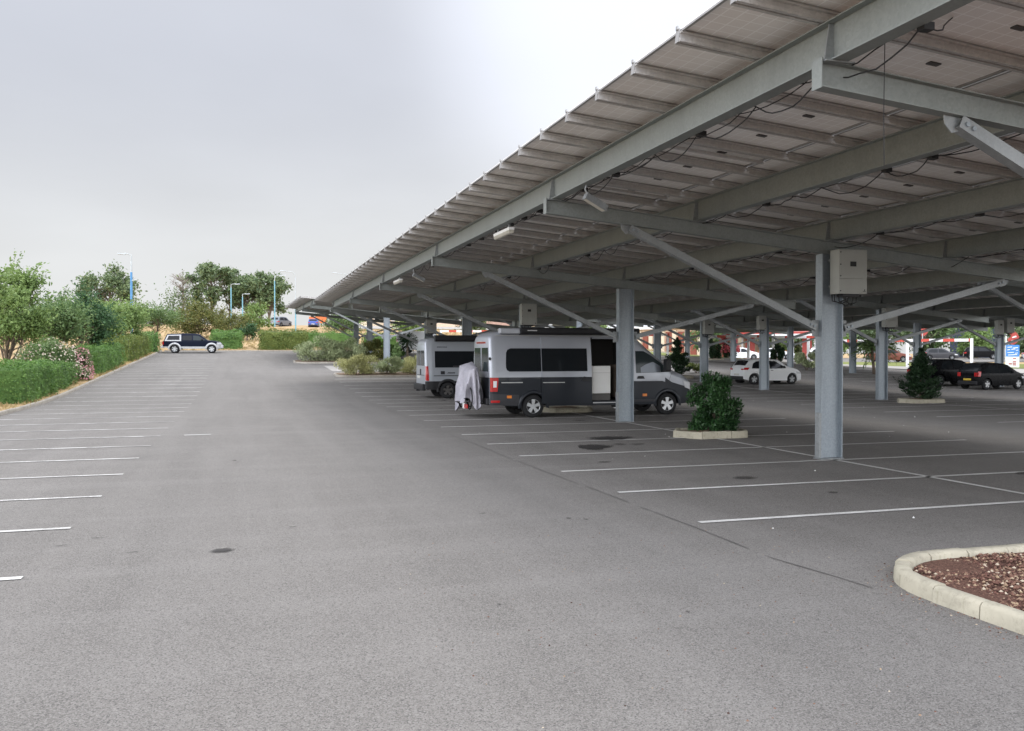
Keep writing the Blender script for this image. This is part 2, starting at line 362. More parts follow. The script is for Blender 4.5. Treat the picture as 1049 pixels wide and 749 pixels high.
# bright patch where the sun stands behind the cloud
dotn = wn('ShaderNodeVectorMath', operation='DOT_PRODUCT'); L_(tc.outputs['Generated'], dotn.inputs[0]); dotn.inputs[1].default_value = Vector((.415, .90, .40)).normalized()
glow = wr(dotn.outputs['Value'], .955, 1.0, 0., 1.)
glow = wm('MULTIPLY', wm('POWER', glow, 1.6), .30)
lowband = wr(sep.outputs[2], .06, .27, .05, 0.)
zen_fill = wm('ADD', wm('ADD', wr(sep.outputs[2], .42, .95, 0., 1.25), wr(sep.outputs[1], -.8, .1, 1.9, 0.)), wr(sep.outputs[0], -.95, -.35, 1.5, 0.))  # zenith rise, plus bright lobes added out of view to fill under the canopies
lum = wm('ADD', wm('ADD', wm('ADD', wm('ADD', wm('ADD', .575, c1), c2), glow), lowband), zen_fill)
tint = wn('ShaderNodeMix', data_type='RGBA'); L_(wr(sep.outputs[2], .05, .33, 0., 1.), tint.inputs[0]); tint.inputs[6].default_value = (.985, 1.0, 1.005, 1); tint.inputs[7].default_value = (.925, .965, 1.07, 1)
vm = wn('ShaderNodeVectorMath', operation='SCALE'); L_(tint.outputs[2], vm.inputs[0]); L_(lum, vm.inputs['Scale'])
sk = wn('ShaderNodeVectorMath', operation='SCALE'); L_(sky.outputs[0], sk.inputs[0]); sk.inputs['Scale'].default_value = .06
mx = wn('ShaderNodeMix', data_type='RGBA'); mx.inputs[0].default_value = .94; L_(sk.outputs[0], mx.inputs[6]); L_(vm.outputs[0], mx.inputs[7])
L_(mx.outputs[2], bg.inputs['Color']); bg.inputs['Strength'].default_value = 1.0
sl = bpy.data.lights.new('Sun', 'SUN'); sl.energy = 1.0; sl.angle = R(24); sl.color = (1, .95, .89)
so = bpy.data.objects.new('Sun', sl); COL.objects.link(so)
sd = Vector((math.sin(SUN_AZ)*math.cos(SUN_EL), math.cos(SUN_AZ)*math.cos(SUN_EL), math.sin(SUN_EL)))
so.rotation_euler = sd.to_track_quat('Z', 'Y').to_euler()
cd = bpy.data.cameras.new('Camera'); cam = bpy.data.objects.new('Camera', cd); COL.objects.link(cam); S.camera = cam
cam.location = (0, 0, 1.95); cam.rotation_euler = (R(90-.796), 0, -math.atan(277.5/900)); cd.sensor_width = 36; cd.lens = 900/1049*36; cd.clip_end = 4000; cd.clip_start = .1
S.view_settings.view_transform = 'Standard'; S.view_settings.look = 'None'; S.view_settings.exposure = .38; S.view_settings.gamma = 1

# ------------------------------------------------------------------ ground
def sheet(name, xs, ys, mat, off, kind='structure', zf=None):
    zf = zf or (lambda x, y: g(x, y)+off)
    V = [(x, y, zf(x, y)) for y in ys for x in xs]; n = len(xs)
    F = [(j*n+i, j*n+i+1, (j+1)*n+i+1, (j+1)*n+i) for j in range(len(ys)-1) for i in range(n-1)]
    me = bpy.data.meshes.new(name); me.from_pydata(V, [], F); me.materials.append(mat)
    me.polygons.foreach_set('use_smooth', [True]*len(F)); me.update()
    o = link(name, me); return tag(o, kind=kind)
fr = lambda a, b, s: [a+s*i for i in range(int(round((b-a)/s))+1)]
xs = [-900, -400, -200, -120, -80, -50, -30, -20, -14, -10, -7.5, -7.36, -5]+fr(-2, 110, 2)+[130, 160, 220, 320, 500, 900]
ys = [-300, -100, -30]+fr(-10, 88, 1)+[89, 90.1, 90.3]+fr(92, 270, 2)+[300, 400, 700, 1500]
def zg(x, y):
    a = g(x, y)
    return a+.07 if (x <= -7.5 or (y >= 90.3 and x < 20)) else a-.04
sheet('ground', xs, ys, M['dry'], 0, zf=zg)
AX = [-7.3, -4]+fr(0, 84, 2)+[120, 200]
# car park asphalt up to its far end; beyond X = 20 it runs on to the exit road
sheet('car_park', [-7.3, -4]+fr(0, 54, 2), fr(-40, 28, 4)+fr(29, 90, 1), M['asphalt'], 0)
sheet('exit_road', fr(54, 200, 2), fr(-40, 28, 4)+fr(29, 62, 1), M['asphalt'], 0)
sheet('back_road', fr(44, 220, 2), fr(80, 110, 2), M['asphalt'], .03)
sheet('embankment_road', fr(-120, 110, 2), fr(148, 160, 1), M['pave'], .05)
sheet('concrete_crossing', [5.6, 7, 8, 10, 12, 14, 15.5], fr(57.2, 63.6, .8), M['pave'], .012)
# draped patches placed by their corners
def drape(name, c, mat, off, nu=24, nv=8, kind='structure'):
    c = [Vector((x, y, 0)) for x, y in c]; V = []
    for j in range(nv+1):
        for i in range(nu+1):
            u, v = i/nu, j/nv
            p = (c[0]*(1-u)+c[1]*u)*(1-v)+(c[3]*(1-u)+c[2]*u)*v; V.append((p.x, p.y, g(p.x, p.y)+off))
    n = nu+1; F = [(j*n+i, j*n+i+1, (j+1)*n+i+1, (j+1)*n+i) for j in range(nv) for i in range(nu)]
    me = bpy.data.meshes.new(name); me.from_pydata(V, [], F); me.materials.append(mat); me.update()
    return tag(link(name, me), kind=kind)
drape('lawn', [(34.5, 84.5), (66, 56), (80, 67.5), (43, 99)], M['lawn'], .04, 50, 12)
drape('pavement', [(31.5, 75), (57.5, 48.0), (65, 55.5), (34, 83.5)], M['pave'], .05, 50, 6)

def marking(name, quads, mat='line_new'):
    mb = MB()
    for (x0, y0, x1, y1, wd) in quads:
        d = Vector((x1-x0, y1-y0)); ln = d.length; d /= ln; s = Vector((-d.y, d.x))*wd/2; k = max(1, int(ln/1.))
        for i in range(k):
            a = Vector((x0, y0))+d*ln*i/k; b = Vector((x0, y0))+d*ln*(i+1)/k
            mb.add([(q.x, q.y, g(q.x, q.y)+.008) for q in (a-s, b-s, b+s, a+s)], [(0, 1, 2, 3)])
    return tag(mb.build(name, M[mat], fix=False), kind='structure')
P = 2.277
marking('bay_lines_left', [(-7.0, 8.47+P*k, -1.82, 8.47+P*k+.03, .10) for k in range(-3, 33)], 'line')
rows = [[9.0+P*k for k in range(0, 19)], [8.2+P*k for k in range(0, 20)], [30.5+P*k for k in range(0, 20)]]
marking('bay_lines_main_row', [(5.03, y, 15.55, y, .10) for y in rows[0]]+[(10.35, 8.9, 10.35, 50, .10)])
marking('bay_lines_second_row', [(20.35, y, 30.85, y, .10) for y in rows[1]]+[(25.6, 8, 25.6, 52, .10)])
marking('bay_lines_third_row', [(35.6, y, 46, y, .10) for y in rows[2]]+[(40.8, 30, 40.8, 76, .10)])
marking('lane_dash', [(-1.3, 22.2, -.7, 22.25, .10)])

# ------------------------------------------------------------------ kerbs and beds
def kerb_path(name, pts, wd=.16, h=.13, L=.62, mat=None, closed=False, inner=1, kind='structure'):
    """kerb stones laid along a path; 'inner' is the side the stones' thickness goes to"""
    P_ = [Vector(p) for p in pts]
    if closed: P_.append(P_[0])
    seg = [(P_[i+1]-P_[i]).length for i in range(len(P_)-1)]; tot = sum(seg); n = max(1, round(tot/L))
    def at(t):
        t = min(max(t, 0), tot-1e-6)
        for i, s in enumerate(seg):
            if t <= s: return P_[i].lerp(P_[i+1], t/s), (P_[i+1]-P_[i]).normalized()
            t -= s
        return P_[-1], (P_[-1]-P_[-2]).normalized()
    mb = MB()
    for k in range(n):
        t0 = tot*k/n+.006; t1 = tot*(k+1)/n-.006; m = 3; loop = []
        hh = h+random.uniform(-.010, .008); dx = random.uniform(-.010, .010)
        for q in range(m+1):
            p, d = at(t0+(t1-t0)*q/m); d2 = (at(t0+(t1-t0)*q/m+.12)[0]-at(t0+(t1-t0)*q/m-.12)[0])
            if d2.length > 1e-5: d = d2.normalized()
            s = Vector((-d.y, d.x))*inner; z = g(p.x, p.y); c = .028
            prf = [(dx, -.06), (dx+.008, hh-c), (dx+c+.004, hh), (dx+wd-c, hh), (dx+wd, hh-c), (dx+wd, -.06)]
            loop.append([(p.x+s.x*a, p.y+s.y*a, z+b) for a, b in prf])
        b = len(mb.v); mb.v += [v for l in loop for v in l]
        for q in range(m):
            for j in range(5): mb.f.append((b+q*6+j, b+q*6+j+1, b+(q+1)*6+j+1, b+(q+1)*6+j)); mb.m.append(0)
        mb.f.append(tuple(b+j for j in range(6))); mb.f.append(tuple(b+m*6+j for j in range(6))[::-1]); mb.m += [0, 0]
    return tag(mb.build(name, mat or M['kerb'], smooth=50), kind=kind)
kerb_path('kerb_left', [(-7.2, y) for y in range(-20, 91, 2)], .15, .12, 1.0, M['kerb_dark'], inner=1)
kerb_path('kerb_far_end', [(x, 90.) for x in range(-7, 48, 2)], .15, .12, 1.0, M['kerb_dark'], inner=1)
# near island with volcanic gravel
R0 = .95; isl = [(5.17, y) for y in np.arange(-6, 6.6-R0+.01, .5)]+[(5.17+R0-R0*math.cos(t), 6.62-R0+R0*math.sin(t)) for t in np.linspace(0, math.pi/2, 12)]+[(x, 6.62) for x in np.arange(6.7, 15.4, .5)]
kerb_path('kerb_near_island', isl, .15, .13, .46, inner=-1)
mb = MB(); mb.poly([(5.32, -6), (5.32, 6.5-R0)]+[(5.32+.82-.82*math.cos(t), 6.47-.82+.82*math.sin(t)) for t in np.linspace(.1, math.pi/2, 9)]+[(15.4, 6.47), (15.4, -6)], 'z', .0, .075)
n_ = NT('gravel_fines'); q_ = n_.pos(); M['fines'] = n_.done(n_.ramp(n_.noise(q_, 45, 5, .75), [(.35, (.06, .032, .025)), (.55, (.14, .075, .055)), (.75, (.27, .17, .115))]), .95, normal=n_.bump(n_.noise(q_, 60, 4), .9, .02), spec=.2)
tag(mb.build('island_bed', M['fines']), kind='structure')
def stones(name, n, region, zf, mat, s0, s1, label, cat):
    base = np.array([(1, 0, 0), (0, 1, 0), (-1, 0, 0), (0, -1, 0), (0, 0, 1), (0, 0, -1)], float)
    tri = [(0, 1, 4), (1, 2, 4), (2, 3, 4), (3, 0, 4), (1, 0, 5), (2, 1, 5), (3, 2, 5), (0, 3, 5)]
    V = []; F = []
    for i in range(n):
        x, y = region(); s = s0+(s1-s0)*random.random()**2
        q = base*(s*(.6+.7*rng.random((6, 1))))*np.array([1, 1, .75]); a = random.random()*6.28
        c, sn = math.cos(a), math.sin(a); b = len(V)
        for p in q: V.append((x+p[0]*c-p[1]*sn, y+p[0]*sn+p[1]*c, zf(x, y)+p[2]+s*.3))
        F += [(t[0]+b, t[1]+b, t[2]+b) for t in tri]
    me = bpy.data.meshes.new(name); me.from_pydata(V, [], F); me.materials.append(mat); me.update()
    return tag(link(name, me), label, cat, kind='stuff')
def isl_reg():
    while True:
        x = 5.32+3.6*random.random()**1.05; y = 3.6+2.86*random.random()
        if x > 5.32+.82 or y < 6.47-.82 or math.hypot(x-6.14, y-5.65) < .81: return x, y
stones('volcanic_gravel', 14000, isl_reg, lambda x, y: .075+.02*math.sin(x*5)*math.cos(y*4), M['gravel'], .007, .021, 'red brown volcanic gravel filling the kerbed island', 'gravel')

def ring(cx, cy, a, b, n=20, sq=4.):
    pts = []
    for k in range(n):
        t = 2*math.pi*k/n; c, s = math.cos(t), math.sin(t)
        r = (abs(c)**sq+abs(s)**sq)**(-1/sq); pts.append((cx+a*r*c, cy+b*r*s))
    return pts
def bed(name, cx, cy, a, b, h=.12, sq=6., L=.9, mat=None):
    pts = ring(cx, cy, a, b, 32, sq)
    kerb_path(name+'_kerb', pts, .15, h, L, mat or M['kerb_dark'], True, 1)
    inner = ring(cx, cy, a-.08, b-.08, 32, sq); m = MB(); z = g(cx, cy)
    vs = [(x, y, g(x, y)+h*.7) for x, y in inner]+[(cx, cy, z+h+.06)]
    m.add(vs, [(i, (i+1) % 32, 32) for i in range(32)])
    tag(m.build(name, M['soil'], smooth=60), kind='structure')
def hex_planter(name, cx, cy, a, b, h=.16):
    pts = [(-a, 0), (-a*.62, -b), (a*.62, -b), (a, 0), (a*.62, b), (-a*.62, b)]
    kerb_path(name+'_kerb', [(cx+x, cy+y) for x, y in pts], .13, h, .75, M['kerb'], True, 1)
    m = MB(); z = g(cx, cy); m.add([(cx+x*.9, cy+y*.9, z+h*.62) for x, y in pts]+[(cx, cy, z+h+.03)], [(i, (i+1) % 6, 6) for i in range(6)])
    tag(m.build(name, M['soil']), kind='structure')
hex_planter('planter_bed', 10.55, 18.35, .98, .62)
hex_planter('planter_bed', 10.4, 27.6, .98, .62)
hex_planter('planter_bed', 25.75, 28.5, 1.05, .6)
hex_planter('planter_bed', 25.6, 48.4, 1.05, .6)
hex_planter('planter_bed', 40.9, 70.6, 1.05, .6)
bed('row_end_bed', 10.3, 53.0, 5.0, 1.75)
bed('far_row_bed', 7.9, 68.7, 4.1, 1.9)

# seams, stains, litter
def blob(name, x, y, a, b, rot=0, mat=None, off=.009):
    m = MB(); pts = []; n = 26; ph = [random.random()*6.28 for _ in range(4)]
    for k in range(n):
        t = 2*math.pi*k/n; r = 1+.18*math.sin(2*t+ph[0])+.14*math.sin(3*t+ph[1])+.1*math.sin(5*t+ph[2])+.06*math.sin(9*t+ph[3])
        px, py = a*r*math.cos(t), b*r*math.sin(t); q = (x+px*math.cos(rot)-py*math.sin(rot), y+px*math.sin(rot)+py*math.cos(rot))
        pts.append((q[0], q[1], g(*q)+off))
    m.add(pts, [tuple(range(n))]); return tag(m.build(name, mat or M['stain'], fix=False), kind='structure')
blob('oil_stain', -.18, 9.1, .13, .11, .2); blob('oil_stain', 8.1, 18.6, .62, .5, .1); blob('oil_stain', 7.0, 16.9, .34, .75, -.45)
for x, y, a, b, r in [(2.79, 10.27, .09, .03, .2), (3.68, 9.67, .05, .05, 0), (3.85, 9.55, .035, .06, .6), (-.12, 16.7, .06, .1, .4), (-1.76, 9.8, .14, .025, .5), (-1.02, 9.27, .10, .02, .2), (-1.45, 10.1, .12, .02, -.2), (.55, 10.1, .1, .025, .3), (7.5, 12.0, .35, .2, .2), (12.2, 11.1, .5, .22, .3), (6.2, 14.5, .2, .12, 0), (1.9, 6.5, .03, .03, 0), (3.2, 5.9, .025, .03, 0)]:
    blob('asphalt_stain', x, y, a*.8, b*.8, r, M['stain_faint'])
random.seed(91)
for k in range(13):
    if k < 12: x, y = random.choice([6.6, 7.8, 9.0, 12.2, 13.6]), 9+P*(random.randint(0, 12)+.5)
    else: x, y = random.uniform(-6.5, -3), 8.47+P*(random.randint(0, 12)+.5)
    q = random.uniform(.08, .34); blob('drip_stain', x+random.uniform(-.4, .4), y+random.uniform(-.3, .3), q, q*random.uniform(.5, 1), random.random()*3, M['stain_faint'], .010)
def seam(name, pts, wd, mat):
    m = MB(); last = None; off = 0
    P_ = []
    for i in range(len(pts)-1):
        a, b = Vector(pts[i]), Vector(pts[i+1]); k = max(1, int((b-a).length/.35)); P_ += [a.lerp(b, j/k) for j in range(k)]
    P_.append(Vector(pts[-1]))
    for i, p in enumerate(P_):
        off = off*.8+random.uniform(-.02, .02); d = (P_[min(i+1, len(P_)-1)]-P_[max(0, i-1)]).normalized(); s = Vector((-d.y, d.x)); q = p+s*off; h = wd*random.uniform(.4, 1.1)/2
        m.v += [(q.x-s.x*h, q.y-s.y*h, g(q.x, q.y)+.0065), (q.x+s.x*h, q.y+s.y*h, g(q.x, q.y)+.0065)]
        if i and random.random() < .8: b = len(m.v); m.f.append((b-4, b-3, b-1, b-2)); m.m.append(0)
    return tag(m.build(name, mat, fix=False), kind='structure')
seam('asphalt_joint', [(5.0, 6.05), (4.8, 7.3), (4.78, 20), (4.82, 36), (4.8, 50)], .02, M['tar'])
seam('asphalt_crack', [(-.1, 16.2), (.05, 17), (.35, 17.6), (.9, 18.1)], .014, M['tar'])
def litter_region():
    while True:
        x = 5.5+24*random.random(); y = 8+26*random.random()
        if abs(x-10.4) > .6: return x, y
stones('paper_litter', 60, litter_region, lambda x, y: g(x, y)-.004, M['litter'], .008, .022, 'tiny white scraps scattered on the parking bays', 'litter')
stones('loose_grit', 700, lambda: (1.2+5*random.random(), 3.4+5.5*random.random()), lambda x, y: g(x, y)-.003, M['gravel'], .004, .010, 'loose grit on the asphalt beside the kerbed island', 'grit')

def kerb_side():
    t = random.random()
    if t < .5: return 5.17-abs(random.gauss(0, .10)), random.uniform(3.2, 6.0)
    if t < .7: a = random.uniform(0, 1.57); r_ = .96+abs(random.gauss(0, .09)); return 6.12-r_*math.cos(a), 5.67+r_*math.sin(a)
    return random.uniform(6.2, 12), 6.63+abs(random.gauss(0, .10))
stones('spilled_gravel', 420, kerb_side, lambda x, y: g(x, y)-.003, M['gravel'], .004, .013, 'gravel crumbs spilled along the foot of the island kerb', 'grit')

# ------------------------------------------------------------------ solar canopies
SL = .089; TH = math.atan(SL); XE = -6.35; NP = 8; PL = 1.63; ROWP = 1.01
def zr(dx): return 5.05-SL*(dx-XE)                # underside of the panels, dx measured from the column line
LEN = NP*PL/math.cos(TH)
m = MB(); hh, ww, t = .10, .055, .006
m.prism([(-ww, -hh), (-.012, -hh), (-.012, -hh+.05), (.012, -hh+.05), (.012, -hh), (ww, -hh), (ww, -hh+.030), (ww-.022, -hh+.040), (ww-.022, -.022), (ww, -.014), (ww, 0), (-ww, 0), (-ww, -.014), (-ww+.022, -.022), (-ww+.022, -hh+.040), (-ww, -hh+.030)], (0, 0, 0), (LEN, 0, 0))
PURLIN = m.mesh('purlin', M['purlin'])
m = MB(); m.box(-.010, 0, -.035, .035, -.102, .03); m.box(-.024, -.010, -.016, .016, .02, .055); ENDCAP = m.mesh('end_clamp', M['alu'])
m = MB(); px, py = PL-.014, .996
m.cur = 0; m.box(0, px, -py/2, py/2, .022, .030)
m.cur = 1; m.box(.03, px-.03, -py/2, -py/2+.032, 0, .0215); m.box(.03, px-.03, py/2-.032, py/2, 0, .0215); m.box(0, .0295, -py/2, py/2, 0, .0215); m.box(px-.0295, px, -py/2, py/2, 0, .0215)
m.cur = 2; m.box(.01, px-.01, -py/2+.01, py/2-.01, .0305, .036)
PANEL = m.mesh('solar_panel', [M['backsheet'], M['alu'], M['pvglass']])
m = MB(); m.box(.86, .99, -.035, .035, .008, .0215); JBOX = m.mesh('junction_box', M['jbox'])
m = MB(); m.poly([(-.10, -.36), (0, -.36), (0, -.02), (-.05, -.02)], 'y', -.008, .008); m.poly([(.10, -.36), (.011, -.36), (.011, -.02), (.05, -.02)], 'y', -.008, .008); m.poly([(-.15, -.376), (.15, -.376), (.15, -.362), (-.15, -.362)], 'y', -.1, .1); GUSSET = m.mesh('stiffener_plate', M['galv'])
BEAM_DX = [-5.4, -2.73, 0., 2.67, 5.35]; BH = .36
def canopy(label, cx, y0, nrow, cols, oz=0., kz=0., detail=1, brace_pair=True):
    root = empty('solar_canopy', (cx, y0, 0), label=label, cat='solar canopy', group='solar canopies over the parking bays')
    dz = lambda y: oz+kz*(y-y0)                    # world y -> roof offset
    ylen = nrow*ROWP; rx = math.atan(kz)
    for j in range(nrow+1):
        y = j*ROWP
        p = link('purlin', PURLIN, root, (XE, y, zr(XE)+dz(y0+y)), (0, TH, 0))
        link('end_clamp', ENDCAP, p, (0, 0, 0))
    allp = []
    for j in range(nrow):
        for i in range(NP):
            x = XE+.01+i*PL; y = (j+.5)*ROWP
            allp.append(((cx+x+.8)**2+(y0+y)**2, x, y, zr(x)+dz(y0+y)+.001))
    allp.sort()
    for k, (_, x, y, z) in enumerate(allp[:100]):
        p = link('solar_panel', PANEL, root, (x, y, z), (rx, TH, 0))
        if detail and x > XE+.5: link('junction_box', JBOX, p, (0, 0, -.001))
    pv = PANEL; V0 = [v.co.copy() for v in pv.vertices]; F0 = [tuple(f.vertices) for f in pv.polygons]; M0 = [f.material_index for f in pv.polygons]
    V = []; F = []; MI = []; rot = Matrix.Rotation(TH, 3, 'Y')
    for _, x, y, z in allp[100:]:
        b = len(V); V += [tuple(rot @ v+Vector((x, y, z))) for v in V0]; F += [tuple(i+b for i in f) for f in F0]; MI += M0
    if F:
        me = bpy.data.meshes.new('solar_panels'); me.from_pydata(V, [], F); [me.materials.append(q) for q in (M['backsheet'], M['alu'], M['pvglass'])]; me.polygons.foreach_set('material_index', MI); me.update()
        link('solar_panel', me, root)['kind'] = 'stuff'
    for bx in BEAM_DX:
        top = zr(bx)-.102
        m = MB(); m.prism(I_prof(BH, .17, .013, .009), (bx, .15, top-BH/2+dz(y0)), (bx, ylen-.1, top-BH/2+dz(y0+ylen)))
        m.build('beam', M['beam'], root)
    for cy in cols:
        y = cy-y0; o = dz(cy); at = lambda dx: zr(dx)-.102-BH-.004-.12+o   # arm centre
        m = MB(); m.prism(I_prof(.24, .13, .011, .008), (-5.56, y, at(-5.56)), (5.6, y, at(5.6)))
        m.box(-5.572, -5.561, y-.07, y+.07, at(-5.56)-.13, at(-5.56)+.13)
        m.build('arm', M['beam'], root)
        for bx in BEAM_DX: link('stiffener_plate', GUSSET, root, (bx, y, zr(bx)-.102+o))
        gz = g(cx, cy); top = at(0)-.124
        m = MB(); m.poly([(-.23, -.095), (-.23, .095), (-.208, .095), (-.208, .006), (.208, .006), (.208, .095), (.23, .095), (.23, -.095), (.208, -.095), (.208, -.006), (-.208, -.006), (-.208, -.095)], 'z', gz+.02, top)
        c = m.build('column', M['galv_b'], root, (0, y, 0))
        m = MB(); m.box(-.25, .25, -.115, .115, gz-.02, gz+.016)
        m.build('base_plate', M['galv'], c)
        if cy < 25 and cx < 12:
            m = MB(); m.box(-.285, -.232, -.10, .01, gz+.03, gz+.86); m.build('cable_duct', M['galv'], c)
        for s in (-1, 1):
            x1 = s*4.05; z1 = at(x1)-.17; z0 = 2.42+o*.8
            m = MB(); d0 = Vector((s*.30, y, z0)); d1 = Vector((x1, y, z1))
            w2 = .06; t2 = .008
            m.prism([(-w2, -w2), (w2, -w2), (w2, w2), (w2-t2, w2), (w2-t2, -w2+t2), (-w2+t2, -w2+t2), (-w2+t2, w2), (-w2, w2)], d0, d1)
            b = m.build('brace', M['galv'], root)
            m = MB(); a = (d1-d0).normalized()
            for qq, e in ((d0, 1), (d1, -1)):
                m = MB()
                if e > 0: m.box(min(s*.232, s*.37), max(s*.232, s*.37), y-.006, y+.006, z0-.16, z0+.14)
                else: m.poly([(x1-.15, at(x1-.15)-.122), (x1+.15, at(x1+.15)-.122), (x1+.06, z1-.07), (x1-.06, z1-.10), (x1-.14, z1-.02)], 'y', y-.006, y+.006)
                m.build('brace_plate', M['galv'], b); m = MB()
                for k in (.07, .15):
                    p = qq+a*e*k; m.prism([(.024*math.cos(t*1.047), .024*math.sin(t*1.047)) for t in range(6)], (p.x, y-.078, p.z), (p.x, y+.078, p.z))
                m.build('bolts', M['galv_b'], b)
    return root
CA = canopy('long solar panel canopy in front, over the two campervans', 10.4, 4.65, 46, [6.6, 13.81, 22.85, 32.0, 41.1, 50.2])
CB = canopy('second solar canopy, over the white hatchback', 25.6, 9.8, 43, [12.3, 21.4, 30.55, 39.2, 45.3, 51.3], detail=0)
CC = canopy('third solar canopy, farthest right, over the two black cars', 40.8, 28, 50, [30.1, 39.2, 45.5, 51.6, 58.9, 67.2, 75.4], oz=-.1, kz=.011, detail=0)
CD = canopy('small canopy standing alone beyond the end of the front one, over grey shrubs', 10.4, 63.8, 23, [65.5, 74.6, 83.7], oz=.95, kz=.0175, detail=0)
CE = canopy('distant canopy right of the one above the grey shrubs, mostly hidden behind the vans', 25.6, 63.0, 23, [65, 74, 83], oz=.75, kz=.0175, detail=0)
# wiring under the front canopy
def droop(a, b, sag, n=7, wob=.02):
    a, b = Vector(a), Vector(b); return [a.lerp(b, i/n)+Vector((random.uniform(-wob, wob), 0, -sag*4*(i/n)*(1-i/n)+random.uniform(-wob, wob)*.5)) for i in range(n+1)]
for bx, ys_ in ((-5.4, (1, 22)), (-2.73, (0, 24)), (0, (1, 18)), (2.67, (2, 14))):
    m = MB(); y = ys_[0]; zb = zr(bx)-.102-.26
    while y < ys_[1]:
        L = random.uniform(.7, 1.5); x = bx+.10
        m.tube(droop((x, y, zb-.10), (x, y+L, zb-.10), random.uniform(.03, .2)), .007, 6)
        if random.random() < .75: m.tube(droop((x, y, zb-.06), (x+random.uniform(.3, 1.), y+random.uniform(-.1, .7), zb+.33), random.uniform(.02, .12)), .006, 5)
        if random.random() < .6: m.tube(droop((x+.03, y+.1, zb-.02), (x+.06, y+L+.5, zb-.04), random.uniform(.05, .12)), .006, 5)
        if random.random() < .5: m.box(x-.02, x+.08, y-.04, y+.04, zb-.13, zb-.07)
        y += L
    m.build('cable', M['cable'], CA)
m = MB(); m.tube([(-5.15, 1.6, 4.6), (-5.14, 1.62, 4.0), (-5.15, 1.6, 3.55)], .004, 5); m.build('cable', M['cable'], CA)
# strings of grey rail between purlins seen from below
for (cx0, j, i) in [(-1.6, 2, 0), (-1.6, 3, 0), (1.2, 5, 0), (-4.2, 6, 0), (1.4, 3, 0), (4.1, 4, 0), (-4.2, 9, 0)]:
    m = MB(); z = zr(cx0); m.prism(rect(.05, .04), (cx0-1., (j+.5)*ROWP, zr(cx0-1.)-.03), (cx0+1.1, (j+.5)*ROWP, zr(cx0+1.1)-.03)); m.build('cable_tray', M['purlin'], CA)

# inverters bolted on columns
def inverter(x, y, ztop, label, w_=.60, h_=.80, d_=.26):
    r = empty('inverter_box', (x, y, ztop-h_), label=label, cat='inverter', group='inverter boxes on the canopy columns')
    m = MB(); m.box(-w_/2, w_/2, -d_, 0, .0, h_*.34); m.box(-w_/2, w_/2, -d_, 0, h_*.345, h_); m.box(-w_/2+.01, w_/2-.01, -d_+.012, 0, h_*.34, h_*.345)
    c = m.build('casing', M['invert'], r)
    bv = c.modifiers.new('b', 'BEVEL'); bv.width = .008; bv.segments = 2
    m = MB(); m.box(-.065, .065, -d_-.004, -d_-.0005, h_*.62, h_*.73); m.build('display', M['black'], r)
    m = MB()
    for px in (-w_/2+.03,):
        for pz in (.05, h_*.40, h_*.66, h_-.05): m.lathe([(0, -d_-.006), (.012, -d_-.006), (.012, -d_)], 'y', 8, (px, 0, pz))
    m.box(w_/2-.09, w_/2-.03, -d_-.003, -d_-.0005, .045, .055); m.box(w_/2-.06, w_/2-.045, -d_-.003, -d_-.0005, .05, .085)
    m.build('fastener', M['black'], r)
    m = MB(); m.box(-w_/2+.12, w_/2-.14, -d_+.04, -.05, -.05, -.001)
    for px in (.16, .21, .26): m.lathe([(0, -.045), (.018, -.045), (.018, -.001)], 'z', 8, (px*w_/.6, -d_/2, 0))
    m.build('cable_gland', M['black'], r)
    m = MB()
    for k, (a, b) in enumerate([(-.05, -.25), (.0, -.2), (.18, .05), (.1, -.1)]):
        m.tube([(a*w_/.6, -d_/2, -.05), (a, -d_/2+.02, -.10-.02*k), ((a+b)/2, -.05, -.15-.02*k), (b, -.0, -.12), (b, .01, .0)], .011, 6)
    m.build('cable', M['cable'], r)
    m = MB(); m.box(-w_/2-.02, w_/2-.12, .001, .03, .12, .16); m.box(-w_/2-.02, w_/2-.12, .001, .03, h_-.2, h_-.16); m.build('mounting_rail', M['galv'], r)
    return r
inverter(10.62, 13.69, 3.83, 'large pale grey inverter with dark display on the tall front column')
inverter(10.44, 31.88, 3.83, 'pale inverter box above the roof of the silver and slate campervan')
inverter(10.5, 50.05, 3.9, 'inverter box on the column behind the far campervan roof')
inverter(25.75, 30.4, 3.83, 'inverter box on the column left of the dark conifer')
inverter(25.7, 45.15, 3.85, 'inverter box on the column between van bonnet and white hatchback')
inverter(25.25, 39.05, 3.85, 'narrow inverter box on the column in front of the white hatchback', .4, .7)
inverter(40.5, 39.05, 3.8, 'left one of the pair of inverter boxes above the two black cars', .4, .8)
inverter(41.2, 39.05, 3.9, 'right one of the pair of inverter boxes above the two black cars', .5, .8)

def batten(p0, p1, label):
    p0, p1 = Vector(p0), Vector(p1); r = empty('strip_light', tuple(p0), label=label, cat='light', group='weatherproof strip lights under the canopy')
    d = p1-p0; m = MB(); m.prism([(-.05, .0), (.05, 0), (.06, .05), (-.06, .05)], (0, 0, 0), d); m.build('housing', M['whitep'], r)
    m = MB(); m.prism([(-.055, -.002), (-.045, -.05), (-.02, -.07), (.02, -.07), (.045, -.05), (.055, -.002)], d*.01, d*.99); m.build('diffuser', M['tube'], r, smooth=40)
    m = MB()
    for k in (.15, .85): m.box(-.02+d.x*k, .02+d.x*k, -.02+d.y*k, .02+d.y*k, .0505, .13)
    m.build('bracket', M['galv'], r); return r
batten((5.05, 16.4, 4.36), (5.05, 17.5, 4.36), 'cream strip light under the front edge beam, between the second and third arm')
batten((5.05, 28.8, 4.36), (5.05, 30.0, 4.36), 'farther strip light under the front edge beam of the long canopy')
